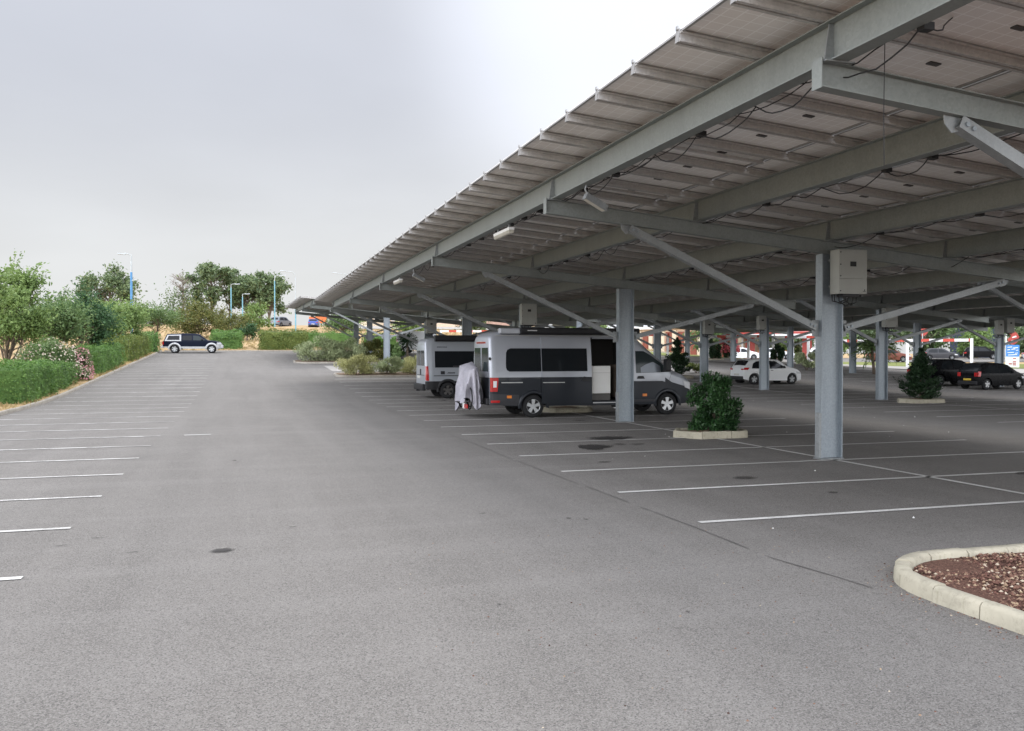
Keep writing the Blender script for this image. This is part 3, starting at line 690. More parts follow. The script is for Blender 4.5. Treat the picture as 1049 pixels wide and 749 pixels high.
def flood(p, label, rz=0):
    r = empty('floodlight', p, rz, label, 'light', 'small floodlights under the edge beam')
    m = MB(); m.prism([(-.055, -.05), (.055, -.05), (.055, .05), (-.055, .05)], (0, 0, 0), (.36, .05, -.17)); m.build('housing', M['galv'], r)
    m = MB(); m.prism(rect(.09, .004, 0, -.053), (.02, .003, -.01), (.34, .047, -.161)); m.build('lens', M['tube'], r)
    m = MB(); m.tube([(.05, 0, .0), (.0, .0, .1), (.02, 0, .17)], .015, 6); m.build('bracket', M['galv'], r); return r
flood((4.98, 12.4, 4.33), 'nearer floodlight tilted down under the edge beam, beside an arm end'); flood((4.98, 26.3, 4.33), 'farther floodlight under the edge beam')

# ------------------------------------------------------------------ vehicles (local x forward from the tail, z up)
def lerp_pts(pts, x):
    if x <= pts[0][0]: return pts[0][1]
    for (a, za), (b, zb) in zip(pts, pts[1:]):
        if x <= b: return za+(zb-za)*(x-a)/max(1e-6, b-a)
    return pts[-1][1]
class Vehicle:
    def __init__(s, name, loc, rz, label, cat, top, W, plan, belt, tumble, bot=.28, split=None, r=.09, crown=.025, wheels=(), Rw=.33, group=None, body_mats=None, matfn=None, cutters=(), nx=70):
        s.root = empty(name, loc, rz, label, cat, group); s.top, s.W, s.plan, s.belt, s.tumble, s.bot = top, W, plan, belt, tumble, bot
        s.L = top[-1][0]; s.r = r; s.split = split or belt; s.wheels = wheels; s.Rw = Rw
        xs_ = sorted(set([round(p[0], 4) for p in top+plan]+[s.L*i/nx for i in range(nx+1)]))
        ring_n = None; V = []; F = []
        for x in xs_:
            zt = lerp_pts(top, x); zb = lerp_pts(bot, x) if isinstance(bot, list) else bot
            rr = min(r, (zt-zb)*.35); zs = zt-rr; sp = min(s.split, zb+.75*(zs-zb))
            zz_ = [zb+(sp-zb)*i/6 for i in range(6)]+[sp+(zs-sp)*i/8 for i in range(9)]
            pts = [(s.w(x, z), z) for z in zz_]; wt = s.w(x, zs)
            for k in (1, 2, 3): a = math.pi/2*k/3; pts.append((wt-rr+rr*math.cos(a), zs+rr*math.sin(a)))
            for f in (.66, .33): pts.append(((wt-rr)*f, zt+crown*(1-f*f)))
            half = pts; full = half+[(0, zt+crown)]+[(-y, z) for y, z in reversed(half)]
            V += [(x, y, z) for y, z in full]; ring_n = len(full)
        n = ring_n
        for i in range(len(xs_)-1):
            for k in range(n): F.append((i*n+k, i*n+(k+1) % n, (i+1)*n+(k+1) % n, (i+1)*n+k))
        F.append(tuple(range(n))[::-1]); F.append(tuple((len(xs_)-1)*n+k for k in range(n)))
        me = bpy.data.meshes.new('body'); me.from_pydata(V, [], F)
        bm = bmesh.new(); bm.from_mesh(me); bmesh.ops.recalc_face_normals(bm, faces=bm.faces); bm.to_mesh(me); bm.free()
        mats = (body_mats or [M['white_car']])+[M['black'], M['interior']]
        for q in mats: me.materials.append(q)
        tmp = bpy.data.objects.new('tmp', me); COL.objects.link(tmp)
        # wheel wells and openings are cut out of the shell
        c = MB()
        for wx in wheels:
            for sd_ in (-1, 1):
                y0, y1 = sd_*(W/2+.2), sd_*(W/2-.34)
                c.lathe([(0, min(y0, y1)), (Rw+.055, min(y0, y1)), (Rw+.055, max(y0, y1)), (0, max(y0, y1))], 'y', 32, (wx, 0, Rw))
        for b in cutters: c.box(*b)
        cm = c.mesh('cut', M['interior']); bmw = bmesh.new(); bmw.from_mesh(cm); bmesh.ops.remove_doubles(bmw, verts=bmw.verts, dist=1e-5); bmesh.ops.recalc_face_normals(bmw, faces=bmw.faces); bmw.to_mesh(cm); bmw.free()
        co = bpy.data.objects.new('cut', cm); COL.objects.link(co)
        md = tmp.modifiers.new('b', 'BOOLEAN'); md.operation = 'DIFFERENCE'; md.object = co; md.solver = 'EXACT'
        dg = bpy.context.evaluated_depsgraph_get(); new = bpy.data.meshes.new_from_object(tmp.evaluated_get(dg), depsgraph=dg)
        new.name = 'body'; new.materials.clear()
        for q in mats: new.materials.append(q)
        bpy.data.objects.remove(tmp); bpy.data.objects.remove(co)
        nb = len(mats)-2
        for f in new.polygons:
            x, y, z = f.center; mi = matfn(x, z) if matfn else 0
            for wx in wheels:
                if math.hypot(x-wx, z-Rw) < Rw+.052 and abs(y) > W/2-.36: mi = nb
            for b in cutters:
                if b[0]-.002 <= x <= b[1]+.002 and b[2]-.002 < y < b[3]+.002 and b[4]-.002 <= z <= b[5]+.002: mi = nb+1
            f.material_index = mi; f.use_smooth = True
        new.set_sharp_from_angle(angle=R(32)); s.body = link('body', new, s.root)
    def w(s, x, z):
        return s.W/2*lerp_pts(s.plan, x)-s.tumble*max(0, z-s.belt)-.05*max(0, .5-z)**1.0-.02*max(0, z-s.belt)**2
    def side(s, name, lower, upper, mat, sides=(-1,), off=.004, n=14, rows=5, skirt=0., parent=None, smooth=40):
        def samp(pl, f):
            d = [math.dist(pl[i], pl[i+1]) for i in range(len(pl)-1)]; t = f*sum(d)
            for i, q in enumerate(d):
                if t <= q+1e-9: k = t/max(q, 1e-9); return (pl[i][0]+(pl[i+1][0]-pl[i][0])*k, pl[i][1]+(pl[i+1][1]-pl[i][1])*k)
                t -= q
            return pl[-1]
        res = []
        for sd_ in sides:
            m = MB(); G_ = []
            for j in range(rows+1):
                row = []
                for i in range(n+1):
                    a, b = samp(lower, i/n), samp(upper, i/n); x = a[0]+(b[0]-a[0])*j/rows; z = a[1]+(b[1]-a[1])*j/rows
                    row.append((x, sd_*(s.w(x, z)+off), z))
                G_.append(row)
            V = [p for row in G_ for p in row]; q = n+1
            F = [(j*q+i, j*q+i+1, (j+1)*q+i+1, (j+1)*q+i) for j in range(rows) for i in range(n)]
            if skirt:
                bd = [i for i in range(n)]+[j*q+n for j in range(rows)]+[rows*q+i for i in range(n, 0, -1)]+[j*q for j in range(rows, 0, -1)]
                b = len(V); V += [(V[i][0], V[i][1]-sd_*skirt, V[i][2]) for i in bd]; k = len(bd)
                F += [(bd[i], bd[(i+1) % k], b+(i+1) % k, b+i) for i in range(k)]
            m.add(V, F); res.append(m.build(name, mat, parent or s.root, smooth=smooth))
        return res
    def topp(s, name, x0, x1, f0, f1, mat, off=.005, n=10, parent=None):
        """patch lying on the roof line: windscreen, rear glass, bonnet trim"""
        m = MB(); V = []; k = 6
        for i in range(n+1):
            x = x0+(x1-x0)*i/n; z = lerp_pts(s.top, x); e = .02
            dzx = (lerp_pts(s.top, min(x+e, s.L))-lerp_pts(s.top, max(0, x-e)))/(2*e); nl = math.hypot(1, dzx)
            fr_ = f0+(f1-f0)*i/n; wt = (s.w(x, z-s.r)-s.r)*fr_
            for j in range(k+1):
                y = wt*(2*j/k-1); V.append((x-dzx/nl*off, y, z+off/nl+.025*(1-(y/(wt/fr_))**2)))
        q = k+1; m.add(V, [(i*q+j, i*q+j+1, (i+1)*q+j+1, (i+1)*q+j) for i in range(n) for j in range(k)])
        return m.build(name, mat, parent or s.root, smooth=60)
    def boxp(s, name, b, mat, parent=None, bev=.01):
        m = MB(); m.box(*b); o = m.build(name, mat, parent or s.root)
        if bev: q = o.modifiers.new('b', 'BEVEL'); q.width = bev; q.segments = 2
        return o
    def add_wheels(s, spokes=5, rim=None, width=.22, inset=.03, big=.66):
        for wx in s.wheels:
            for sd_ in (-1, 1):
                Rw = s.Rw; yo = sd_*(s.W/2-inset)
                m = MB(); Wd = width
                m.lathe([(Rw*.62, 0), (Rw*.70, 0), (Rw*.9, .008), (Rw*.97, .025), (Rw, .05), (Rw, Wd-.05), (Rw*.97, Wd-.02), (Rw*.62, Wd)], 'y', 32)
                w_ = empty('wheel', (wx, yo, Rw), 0 if sd_ < 0 else math.pi); w_.parent = s.root
                m.build('tyre', M['rubber'], w_, smooth=40)
                m = MB(); rr = Rw*big; m.cur = 1
                m.lathe([(0, .07), (rr*.97, .07), (rr, .02)], 'y', 28); m.cur = 0
                m.lathe([(rr*.90, .012), (rr*1.0, .004), (rr*1.03, .02), (rr*.90, .03)], 'y', 28)
                m.lathe([(0, .008), (rr*.16, .008), (rr*.24, .025), (rr*.24, .06)], 'y', 14)
                for k in range(spokes):
                    a = 2*math.pi*k/spokes+.3; ca_, sa_ = math.cos(a), math.sin(a); wd0, wd1 = rr*.16, rr*.26
                    P0 = [(rr*.14, -wd0, .01), (rr*.95, -wd1, .008), (rr*.95, wd1, .008), (rr*.14, wd0, .01)]
                    vs = [(p[0]*ca_-p[1]*sa_, p[2], p[0]*sa_+p[1]*ca_) for p in P0]; vs += [(v[0], v[1]+.045, v[2]) for v in vs]
                    m.add(vs, [(0, 1, 2, 3), (4, 7, 6, 5), (0, 4, 5, 1), (1, 5, 6, 2), (2, 6, 7, 3), (3, 7, 4, 0)])
                m.build('rim', [rim or M['rim'], M['black']], w_, smooth=30)
    def arches(s, mat, sides=(-1, 1), ro=.10, off=.012):
        for wx in s.wheels:
            for sd_ in sides:
                V = []; n = 20
                for k in range(n+1):
                    a = math.pi*(-.04+1.08*k/n)
                    for r_, o in ((s.Rw+.05, off), (s.Rw+.05+ro*.6, off+.012), (s.Rw+.05+ro, .0)):
                        x, z = wx+r_*math.cos(a), s.Rw+r_*math.sin(a); V.append((x, sd_*(s.w(min(max(x, 0), s.L), z)+o), z))
                m = MB(); m.add(V, [(i*3+j, i*3+j+1, i*3+j+4, i*3+j+3) for i in range(n) for j in range(2)]); m.build('wheel_arch', mat, s.root, smooth=60)

# --- silver and slate campervan
VTOP = [(0, 2.38), (4.2, 2.60), (4.6, 2.55), (4.82, 2.45), (5.2, 2.10), (5.65, 1.74), (6.0, 1.44), (6.15, 1.385), (6.45, 1.27), (6.65, 1.15), (6.77, 1.0), (6.84, .78)]
def van_split(x):
    zt = lerp_pts(VTOP, x); zb = lerp_pts([(0, .42), (.6, .36), (6.3, .34), (6.84, .38)], x); sp = min(1.225, zb+.75*(zt-min(.17, (zt-zb)*.35)-zb))
    return sp if x < 4.62 or x > 5.8 else zb+(sp-zb)*5/6
v = Vehicle('campervan', (7.09, 26.22, g(9, 26)), 0, 'silver over slate high-roof campervan with open sliding door and black awning', 'campervan',
    [(0, 2.38), (.03, 2.46), (.10, 2.54), (.3, 2.60), (2, 2.62), (4.2, 2.60), (4.6, 2.55), (4.82, 2.45), (5.2, 2.10), (5.65, 1.74), (6.0, 1.44), (6.15, 1.385), (6.45, 1.27), (6.65, 1.15), (6.77, 1.0), (6.84, .78)],
    2.04, [(0, .93), (.05, .965), (.18, .985), (.6, 1), (5.9, 1), (6.4, .955), (6.7, .86), (6.84, .72)], 1.25, .095, bot=[(0, .42), (.6, .36), (6.3, .34), (6.84, .38)], split=1.225, r=.17,
    wheels=(1.37, 5.86), Rw=.345, body_mats=[M['silver'], M['slate']], matfn=lambda x, z: 1 if z < van_split(x) else 0,
    cutters=[(3.27, 4.56, -1.2, .35, .48, 2.40)])
rt = v.root
v.side('side_window', [(.50, 1.62), (.50, 1.46), (.60, 1.40), (1.66, 1.40)], [(.50, 1.64), (.52, 2.04), (.66, 2.10), (1.66, 2.10)], M['glass'], off=.006)
v.side('side_window', [(.5, 1.42), (1.5, 1.42)], [(.5, 2.1), (1.5, 2.1)], M['glass'], (1,), off=.006)
d = v.side('sliding_door', [(1.62, 1.226), (3.24, 1.226)], [(1.62, 2.44), (3.24, 2.44)], M['silver'], off=.055, skirt=.05)[0]
v.side('lower_panel', [(1.62, .42), (3.24, .42)], [(1.62, 1.2255), (3.24, 1.2255)], M['slate'], off=.055, skirt=.05, parent=d)
v.side('window', [(1.622, 1.40), (3.10, 1.40)], [(1.622, 2.10), (3.10, 2.10)], M['glass'], off=.061, parent=d)
v.side('trim', [(1.64, 1.05), (2.35, 1.05)], [(1.64, 1.075), (2.35, 1.075)], M['silver2'], off=.062, rows=1, parent=d)
v.side('handle', [(2.88, 1.16), (2.94, 1.10), (3.2, 1.10)], [(2.88, 1.17), (2.98, 1.24), (3.2, 1.20)], M['black'], off=.075, skirt=.02, rows=2, parent=d)
v.side('side_window', [(4.76, 1.33), (5.95, 1.36)], [(4.76, 2.02), (5.04, 2.02), (5.3, 1.88), (5.98, 1.38)], M['glass2'], (-1, 1), off=.006, n=20)
v.side('window_pale_patch', [(4.92, 1.345), (5.62, 1.36)], [(4.92, 1.5), (5.1, 1.6), (5.35, 1.68), (5.6, 1.55)], M['greycar'], off=.008)  # pale patch painted in for the reflection and seat cover in the cab glass
v.side('cab_door_seam', [(4.66, .45), (4.675, .45)], [(4.66, 2.3), (4.675, 2.3)], M['black'], off=.003, n=1)
v.side('cab_door_seam', [(5.78, .8), (5.79, .8)], [(6.0, 1.34), (6.01, 1.34)], M['black'], off=.003, n=1)
v.side('door_handle', [(4.78, 1.15), (5.05, 1.15)], [(4.82, 1.24), (5.0, 1.24)], M['black'], off=.02, skirt=.018)
v.side('belt_trim', [(.35, 1.055), (1.02, 1.055)], [(.35, 1.085), (1.02, 1.085)], M['silver2'], off=.006, rows=1)
v.side('belt_trim', [(4.75, 1.06), (5.6, 1.06)], [(4.75, 1.08), (5.6, 1.08)], M['dgrey'], off=.008, rows=1)
v.side('sill_trim', [(4.6, .43), (5.4, .43)], [(4.6, .50), (5.4, .50)], M['dgrey'], off=.018, skirt=.02, rows=1)
v.side('rail_gutter', [(.2, 2.475), (4.5, 2.475)], [(.2, 2.5), (4.5, 2.5)], M['silver2'], (-1, 1), off=.012, rows=1, skirt=.012)
v.side('tail_light', [(.015, .80), (.23, .80)], [(.015, 1.22), (.26, 1.22)], M['red'], (-1, 1), off=.012, skirt=.015)
v.side('tail_light_lens', [(.10, .93), (.20, .93)], [(.10, 1.12), (.21, 1.12)], M['lamp'], (-1,), off=.0135)
v.side('reflector', [(.03, .47), (.30, .47)], [(.03, .54), (.30, .54)], M['red'], (-1, 1), off=.01)
for x in (.52, 4.98): v.side('side_marker', [(x, .60), (x+.15, .60)], [(x, .68), (x+.15, .68)], M['orange'], off=.01)
v.side('bumper', [(0, .40), (.9, .37)], [(0, .74), (.9, .70)], M['dgrey'], (-1, 1), off=.005)
v.arches(M['slate'])
v.topp('windscreen', 4.88, 6.05, .9, .97, M['glass2'], n=16)
for s_ in (-1, 1): v.boxp('rear_window', (-.008, .004, min(s_*.07, s_*.78), max(s_*.07, s_*.78), 1.40, 2.12), M['glass2'], bev=.004)
v.boxp('rear_lower_panel', (-.006, .002, -.90, .90, .46, 1.22), M['slate'], bev=.003)
v.boxp('rear_bumper', (-.10, .06, -.93, .93, .40, .60), M['black'], bev=.03)
v.boxp('door_hinge', (-.03, .03, -.985, -.93, 1.75, 1.83), M['black']); v.boxp('rear_step_light', (-.02, .0, -.5, .5, 2.25, 2.30), M['red'])
v.side('headlight', [(6.50, .86), (6.76, .78)], [(6.42, 1.08), (6.72, 1.02)], M['lamp'], (-1, 1), off=.012, skirt=.01)
v.boxp('front_bumper', (6.70, 6.88, -.74, .74, .38, .68), M['dgrey'], bev=.05); v.boxp('grille', (6.79, 6.845, -.6, .6, .72, .86), M['black'])
for s_ in (-1, 1):
    mr_ = v.boxp('mirror', (5.62, 5.80, s_*1.27-.13, s_*1.27+.13, 1.38, 1.78), M['black'], bev=.05)
    v.boxp('mirror_arm', (5.68, 5.76, min(s_*.97, s_*1.15), max(s_*.97, s_*1.15), 1.36, 1.43), M['black'], mr_)
m = MB(); m.poly([(-.80, 2.50), (-1.05, 2.52), (-1.09, 2.58), (-1.08, 2.68), (-1.02, 2.73), (-.80, 2.73)], 'x', .96, 4.85); aw = m.build('awning', M['black'], rt)
v.boxp('end_cap', (.30, .955, -1.0, -.78, 2.53, 2.71), M['silver'], aw, .03); v.boxp('crank_eye', (1.15, 1.45, -1.1, -1.06, 2.62, 2.65), M['silver2'], aw, .004)
v.boxp('kitchen_block', (3.30, 3.93, -.93, -.55, .70, 1.56), M['white_pl'], bev=.02); v.boxp('kick_grille', (3.30, 3.92, -.92, -.57, .49, .69), M['jbox'], bev=.005)
v.boxp('worktop_line', (3.31, 3.92, -.936, -.929, 1.34, 1.348), M['invert'], bev=0)
v.boxp('seat', (4.15, 4.5, -.7, -.2, .55, 1.6), m_simple('brown_seat_fabric', (.06, .045, .035), .9), bev=.06)
v.boxp('fly_screen', (4.2, 4.21, -.97, -.93, .52, 2.38), M['dgrey'], bev=0); v.boxp('door_step', (3.30, 4.54, -1.04, -.75, .405, .44), M['silver2'], bev=.008)
v.boxp('folding_step', (4.0, 4.5, -1.30, -1.0, .24, .27), M['white_pl'], bev=.008); v.boxp('step_bracket', (4.05, 4.45, -1.0, -.7, .27, .32), M['black'])
v.add_wheels(5, inset=.03, width=.24)

# --- pale campervan behind
v = Vehicle('campervan', (7.45, 37.62, g(9, 37)), 0, 'pale silver campervan with long dark side window and black lower cladding, parked farther back', 'campervan',
    [(0, 2.30), (.03, 2.42), (.12, 2.52), (.4, 2.56), (4.0, 2.58), (4.3, 2.5), (5.1, 1.65), (5.35, 1.4), (5.75, 1.15), (5.92, .9), (5.99, .7)], 2.05,
    [(0, .94), (.06, .97), (.3, 1), (5.0, 1), (5.6, .92), (5.99, .72)], 1.1, .075, bot=[(0, .40), (.8, .34), (5.99, .34)], split=.74, r=.12, wheels=(.98, 5.02), Rw=.345,
    body_mats=[M['ducato'], M['black']], matfn=lambda x, z: 1 if (z < .74 and x < 2.2) or z < .5 else 0)
v.side('side_window', [(.42, 1.32), (3.2, 1.32)], [(.42, 2.02), (3.2, 2.02)], M['glass'], off=.008, skirt=.006)
v.side('side_window', [(4.15, 1.35), (5.2, 1.38)], [(4.15, 2.0), (4.5, 2.0), (5.22, 1.4)], M['glass'], (-1, 1), off=.006)
v.side('window_blind', [(1.2, 1.33), (2.0, 1.33)], [(1.2, 1.40), (2.0, 1.40)], M['dgrey'], off=.012, rows=1)
v.side('door_rail', [(.36, .955), (2.2, .955)], [(.36, .985), (2.2, .985)], M['black'], off=.010, rows=1)
v.side('cladding', [(-.0, .42), (.55, .42)], [(-.0, .74), (.55, .72)], M['black'], off=.02, skirt=.02)
v.side('emblem', [(.66, 1.03), (.84, 1.03)], [(.66, 1.17), (.84, 1.17)], M['dgrey'], off=.006, rows=2)
for k in range(6): v.side('lettering', [(.95+.055*k, 1.06), (.985+.055*k, 1.06)], [(.985+.055*k, 1.125), (1.02+.055*k, 1.125)], M['dgrey'], off=.006, n=1, rows=1)
for k in range(9): v.side('lettering', [(.52+.05*k, 2.17), (.55+.05*k, 2.17)], [(.525+.05*k, 2.215), (.555+.05*k, 2.215)], M['dgrey'], off=.006, n=1, rows=1)
v.side('tail_light', [(.01, .76), (.16, .76)], [(.01, 1.38), (.13, 1.38)], M['red'], (-1, 1), off=.014, skirt=.015)
for s_ in (-1, 1): v.boxp('rear_window', (-.012, .002, min(s_*.06, s_*.76), max(s_*.06, s_*.76), 1.40, 2.05), M['glass2'], bev=.004)
v.boxp('rear_bumper', (-.13, .05, -.95, .95, .34, .62), M['black'], bev=.04); v.boxp('tow_bar', (-.2, -.05, -.06, .06, .30, .38), M['black'])
v.boxp('number_plate', (-.015, .0, .15, .67, .84, .96), M['plate'], bev=0); v.boxp('door_handle', (-.03, .0, -.06, .04, 1.0, 1.25), M['black']); v.boxp('rear_trim', (-.012, .0, -.8, .8, .98, 1.0), M['black'], bev=0)
m = MB(); m.poly([(-.82, 2.42), (-1.03, 2.44), (-1.08, 2.50), (-1.06, 2.66), (-.98, 2.70), (-.82, 2.70)], 'x', .42, 4.3); v_aw = m.build('awning', M['black'], v.root)
v.boxp('roof_vent', (.55, 1.0, -.4, .1, 2.57, 2.66), M['black']); v.topp('windscreen', 4.35, 5.1, .9, .95, M['glass2'])
v.arches(M['black']); v.add_wheels(5, M['jbox'], width=.24)

# --- bicycles under a cover on the rack behind the campervan
r = empty('covered_bicycle_rack', (6.80, 26.25, g(6.5, 26)), 0, 'rumpled silvery cover over bicycles racked behind the silver and slate campervan', 'bicycle cover')
m = MB(); nu, nv = 64, 22; V = []
for j in range(nv+1):
    f = j/nv                                  # 0 top, 1 bottom
    for i in range(nu):
        t = 2*math.pi*i/nu; c, s_ = math.cos(t), math.sin(t)
        ax = .20+.12*f+.035*math.sin(3*t+1.2)*f; ay = .72+.10*f
        fold = (.055*math.sin(11*t+2*f)+.045*math.sin(7*t-1.5*f+.6)+.03*math.sin(17*t+3*f))*min(1, f*1.8)
        rx_ = (abs(c)**2.6+abs(s_)**2.6)**(-1/2.6)
        x = (ax+fold)*rx_*c; y = (ay+fold)*rx_*s_
        ztop = 1.54+.10*math.sin(2*y+.5)-.10*max(0, -c)+.05*math.sin(6*y); zbt = .42+.16*math.sin(2*t+.4)+.10*math.sin(5*t)+.14*max(0, c)
        V.append((x-.06*f, y, ztop-(ztop-zbt)*f))
b0 = len(V); V.append((0, 0, 1.66))
m.add(V, [(j*nu+i, j*nu+(i+1) % nu, (j+1)*nu+(i+1) % nu, (j+1)*nu+i) for j in range(nv) for i in range(nu)]+[(i, (i+1) % nu, b0) for i in range(nu)])
cv = m.build('cover', M['cover'], r, smooth=80, fix=False); cv.rotation_euler = (0, R(-4), 0)
m = MB()
for y in (-.45, .45): m.tube([(.5, y, .62), (.1, y, .52), (-.3, y, .50)], .022, 8)
m.tube([(-.3, -.9, .50), (-.3, .9, .50)], .02, 8); m.tube([(.1, -.9, .52), (.1, .9, .52)], .02, 8); m.build('rack_frame', M['black'], r)
for x in (-.22, .06):
    for y in (-.55, .5):
        m = MB(); q = []
        for k in range(25): t = 2*math.pi*k/24; q.append((x, y+.33*math.cos(t), .62+.33*math.sin(t)-.02))
        m.tube(q, .02, 7, cap=False); m.build('bicycle_wheel', M['rubber'], r)
m = MB(); m.box(-.36, -.33, -.78, -.45, .30, .42); m.build('light_board', M['red'], r); m = MB(); m.box(-.37, -.335, -.44, -.30, .28, .44); m.build('marker_panel', M['whitep'], r)

# --- generic car
HATCH = [(0, .62), (.02, .80), (.08, .95), (.16, 1.05), (.42, 1.36), (.62, 1.435), (1.2, 1.465), (2.0, 1.455), (2.35, 1.40), (2.95, 1.04), (3.1, .99), (3.6, .88), (3.85, .76), (4.0, .62), (4.04, .5)]
def car(name, loc, rz, label, cat, paint, top=HATCH, L=4.04, W=1.73, belt=.88, wheels=(.68, 3.25), Rw=.31, wins=None, rear=(.17, .42), front=(2.36, 2.93), plate=None, group=None, rim=None, simple=False, tumble=.26, bot=.24, tail=None):
    v = Vehicle(name, loc, rz, label, cat, top, W, [(0, .80), (.06, .87), (.25, .95), (.8, 1), (L-1.0, 1), (L-.35, .92), (L-.1, .8), (L, .68)], belt, tumble, bot=[(0, bot+.1), (.3, bot), (L-.3, bot-.03), (L, bot+.03)], split=belt, r=.07, wheels=wheels, Rw=Rw, body_mats=[paint], group=group, nx=44)
    for lo, up in (wins or [([(.50, .93), (1.62, .91)], [(.62, 1.22), (.85, 1.34), (1.62, 1.37)]), ([(1.70, .91), (2.78, .93)], [(1.70, 1.37), (2.1, 1.35), (2.80, .98)])]):
        v.side('side_window', lo, up, M['glass'], (-1, 1), off=.005, n=10, rows=3)
    v.topp('rear_window', rear[0]+.02, rear[1], .88, .92, M['glass']); v.topp('windscreen', front[0], front[1], .92, .95, M['glass2'])
    t = tail or (.02, .34, .78, .95)
    v.side('tail_light', [(t[0], t[2]), (t[1]*.7, t[2])], [(t[0]+.03, t[3]), (t[1], t[3])], M['red'], (-1, 1), off=.008, n=5, rows=2)
    for s_ in (-1, 1): v.boxp('tail_light', (-.008, .03, min(s_*.44*W, s_*.30*W)*.93, max(s_*.44*W, s_*.30*W)*.93, t[2], t[3]-.06), M['red'], bev=.004)
    v.side('headlight', [(L-.46, .62), (L-.12, .60)], [(L-.55, .76), (L-.2, .70)], M['lamp'], (-1, 1), off=.008, n=5, rows=2)
    v.boxp('number_plate', (-.022, .01, -.26, .26, .52, .63), plate or M['plate'], bev=0); v.boxp('rear_bumper', (-.04, .1, -W*.40, W*.40, .28, .48), M['black'], bev=.03)
    if not simple:
        for s_ in (-1, 1): v.boxp('mirror', (front[1]-.42, front[1]-.24, min(s_*W*.50, s_*W*.57), max(s_*W*.50, s_*W*.57), .93, 1.07), M['black'], bev=.03)
        v.side('door_seam', [(1.655, .35), (1.665, .35)], [(1.655, .93), (1.665, .93)], M['black'], (-1, 1), off=.003, n=1)
        v.side('door_handle', [(1.75, .80), (1.92, .80)], [(1.75, .83), (1.92, .83)], M['black'], (-1, 1), off=.02, skirt=.018, n=2, rows=1)
    v.add_wheels(5, rim or M['rim_dark'], width=.2, big=.68); return v
car('parked_car', (26.7, 43.6, g(27, 43)), R(0), 'white hatchback behind the second row of columns', 'car', M['white_car'], tail=(.02, .36, .84, .98)).root.scale = (.95, .95, .97)
car('parked_car', (36.9, 37.5, g(38, 37)), R(3), 'black compact hatchback with yellow rear plate, nearer of the two black cars', 'car', M['black_car'], plate=M['plate_y'], L=4.04, rim=M['silver2'],
    top=[(0, .60), (.02, .80), (.07, .95), (.20, 1.15), (.36, 1.40), (.55, 1.47), (1.3, 1.50), (2.1, 1.46), (2.45, 1.38), (3.1, 1.03), (3.3, .97), (3.75, .84), (3.95, .68), (4.04, .5)], rear=(.09, .35), front=(2.48, 3.06), tail=(.02, .22, .74, 1.02)).root.scale = (.86, .9, .95)
car('parked_car', (36.4, 40.6, g(37, 41)), R(2), 'black estate car partly hidden behind the nearer black hatchback', 'car', M['black_car'], L=4.5, W=1.8, wheels=(.85, 3.5), plate=M['plate'],
    top=[(0, .62), (.03, .85), (.08, .98), (.30, 1.10), (.75, 1.42), (1.1, 1.48), (2.0, 1.49), (2.5, 1.43), (3.2, 1.05), (3.4, .98), (4.1, .85), (4.4, .68), (4.5, .5)], rear=(.3, .74), front=(2.52, 3.16),
    wins=[([(.85, .95), (1.7, .93)], [(1.05, 1.33), (1.25, 1.37), (1.7, 1.4)]), ([(1.78, .93), (3.0, .95)], [(1.78, 1.4), (2.3, 1.38), (3.02, 1.0)])], simple=True)
# pickup with canopy top
v = Vehicle('pickup_truck', (-6.85, 86.6, g(-4, 86)), 0, 'navy pickup truck with silver lower body and hard canopy, parked at the far left end', 'pickup truck',
    [(0, 1.0), (.05, 1.08), (.12, 1.12), (.38, 1.70), (.6, 1.76), (1.9, 1.79), (3.0, 1.77), (3.25, 1.70), (3.85, 1.22), (4.0, 1.17), (4.7, 1.10), (5.0, 1.02), (5.15, .85), (5.2, .6)], 1.85,
    [(0, .93), (.2, .98), (.8, 1), (4.4, 1), (4.9, .93), (5.2, .78)], 1.10, .20, bot=[(0, .55), (.5, .45), (4.9, .42), (5.2, .45)], split=.60, r=.08, wheels=(1.05, 4.25), Rw=.38, body_mats=[M['navy'], M['silver2']], matfn=lambda x, z: 1 if z < .60 or (x > 4.7 and z < .98) or x < .05 else 0)
v.side('canopy_frame', [(.20, 1.10), (1.62, 1.10)], [(.46, 1.66), (1.62, 1.70)], M['silver2'], (-1, 1), off=.004); v.side('canopy_window', [(.38, 1.20), (1.48, 1.20)], [(.55, 1.58), (1.48, 1.60)], M['glass'], (-1, 1), off=.008)
v.side('side_window', [(1.72, 1.18), (2.55, 1.17)], [(1.72, 1.60), (2.55, 1.62)], M['glass'], (-1, 1), off=.006); v.side('side_window', [(2.64, 1.17), (3.68, 1.17)], [(2.64, 1.62), (3.1, 1.60), (3.7, 1.2)], M['glass2'], (-1, 1), off=.006)
v.arches(M['silver2'], ro=.15, off=.03); v.side('headlight', [(4.82, .84), (5.1, .80)], [(4.75, 1.0), (5.05, .96)], M['lamp'], (-1, 1), off=.01); v.side('tail_light', [(.01, .78), (.12, .78)], [(.01, 1.06), (.12, 1.06)], M['red'], (-1, 1), off=.008)
v.topp('windscreen', 3.27, 3.83, .92, .95, M['glass2']); v.boxp('front_bumper', (5.0, 5.28, -.78, .78, .45, .74), M['silver2'], bev=.05); v.boxp('side_step', (1.75, 3.55, -.98, -.82, .40, .46), M['silver2'], bev=.02)
v.boxp('rear_bumper', (-.15, .05, -.88, .88, .48, .66), M['silver2'], bev=.03)
for s_ in (-1, 1): v.boxp('mirror', (3.35, 3.5, min(s_*.90, s_*1.07), max(s_*.90, s_*1.07), 1.2, 1.36), M['black'], bev=.03)
v.add_wheels(6, width=.25)
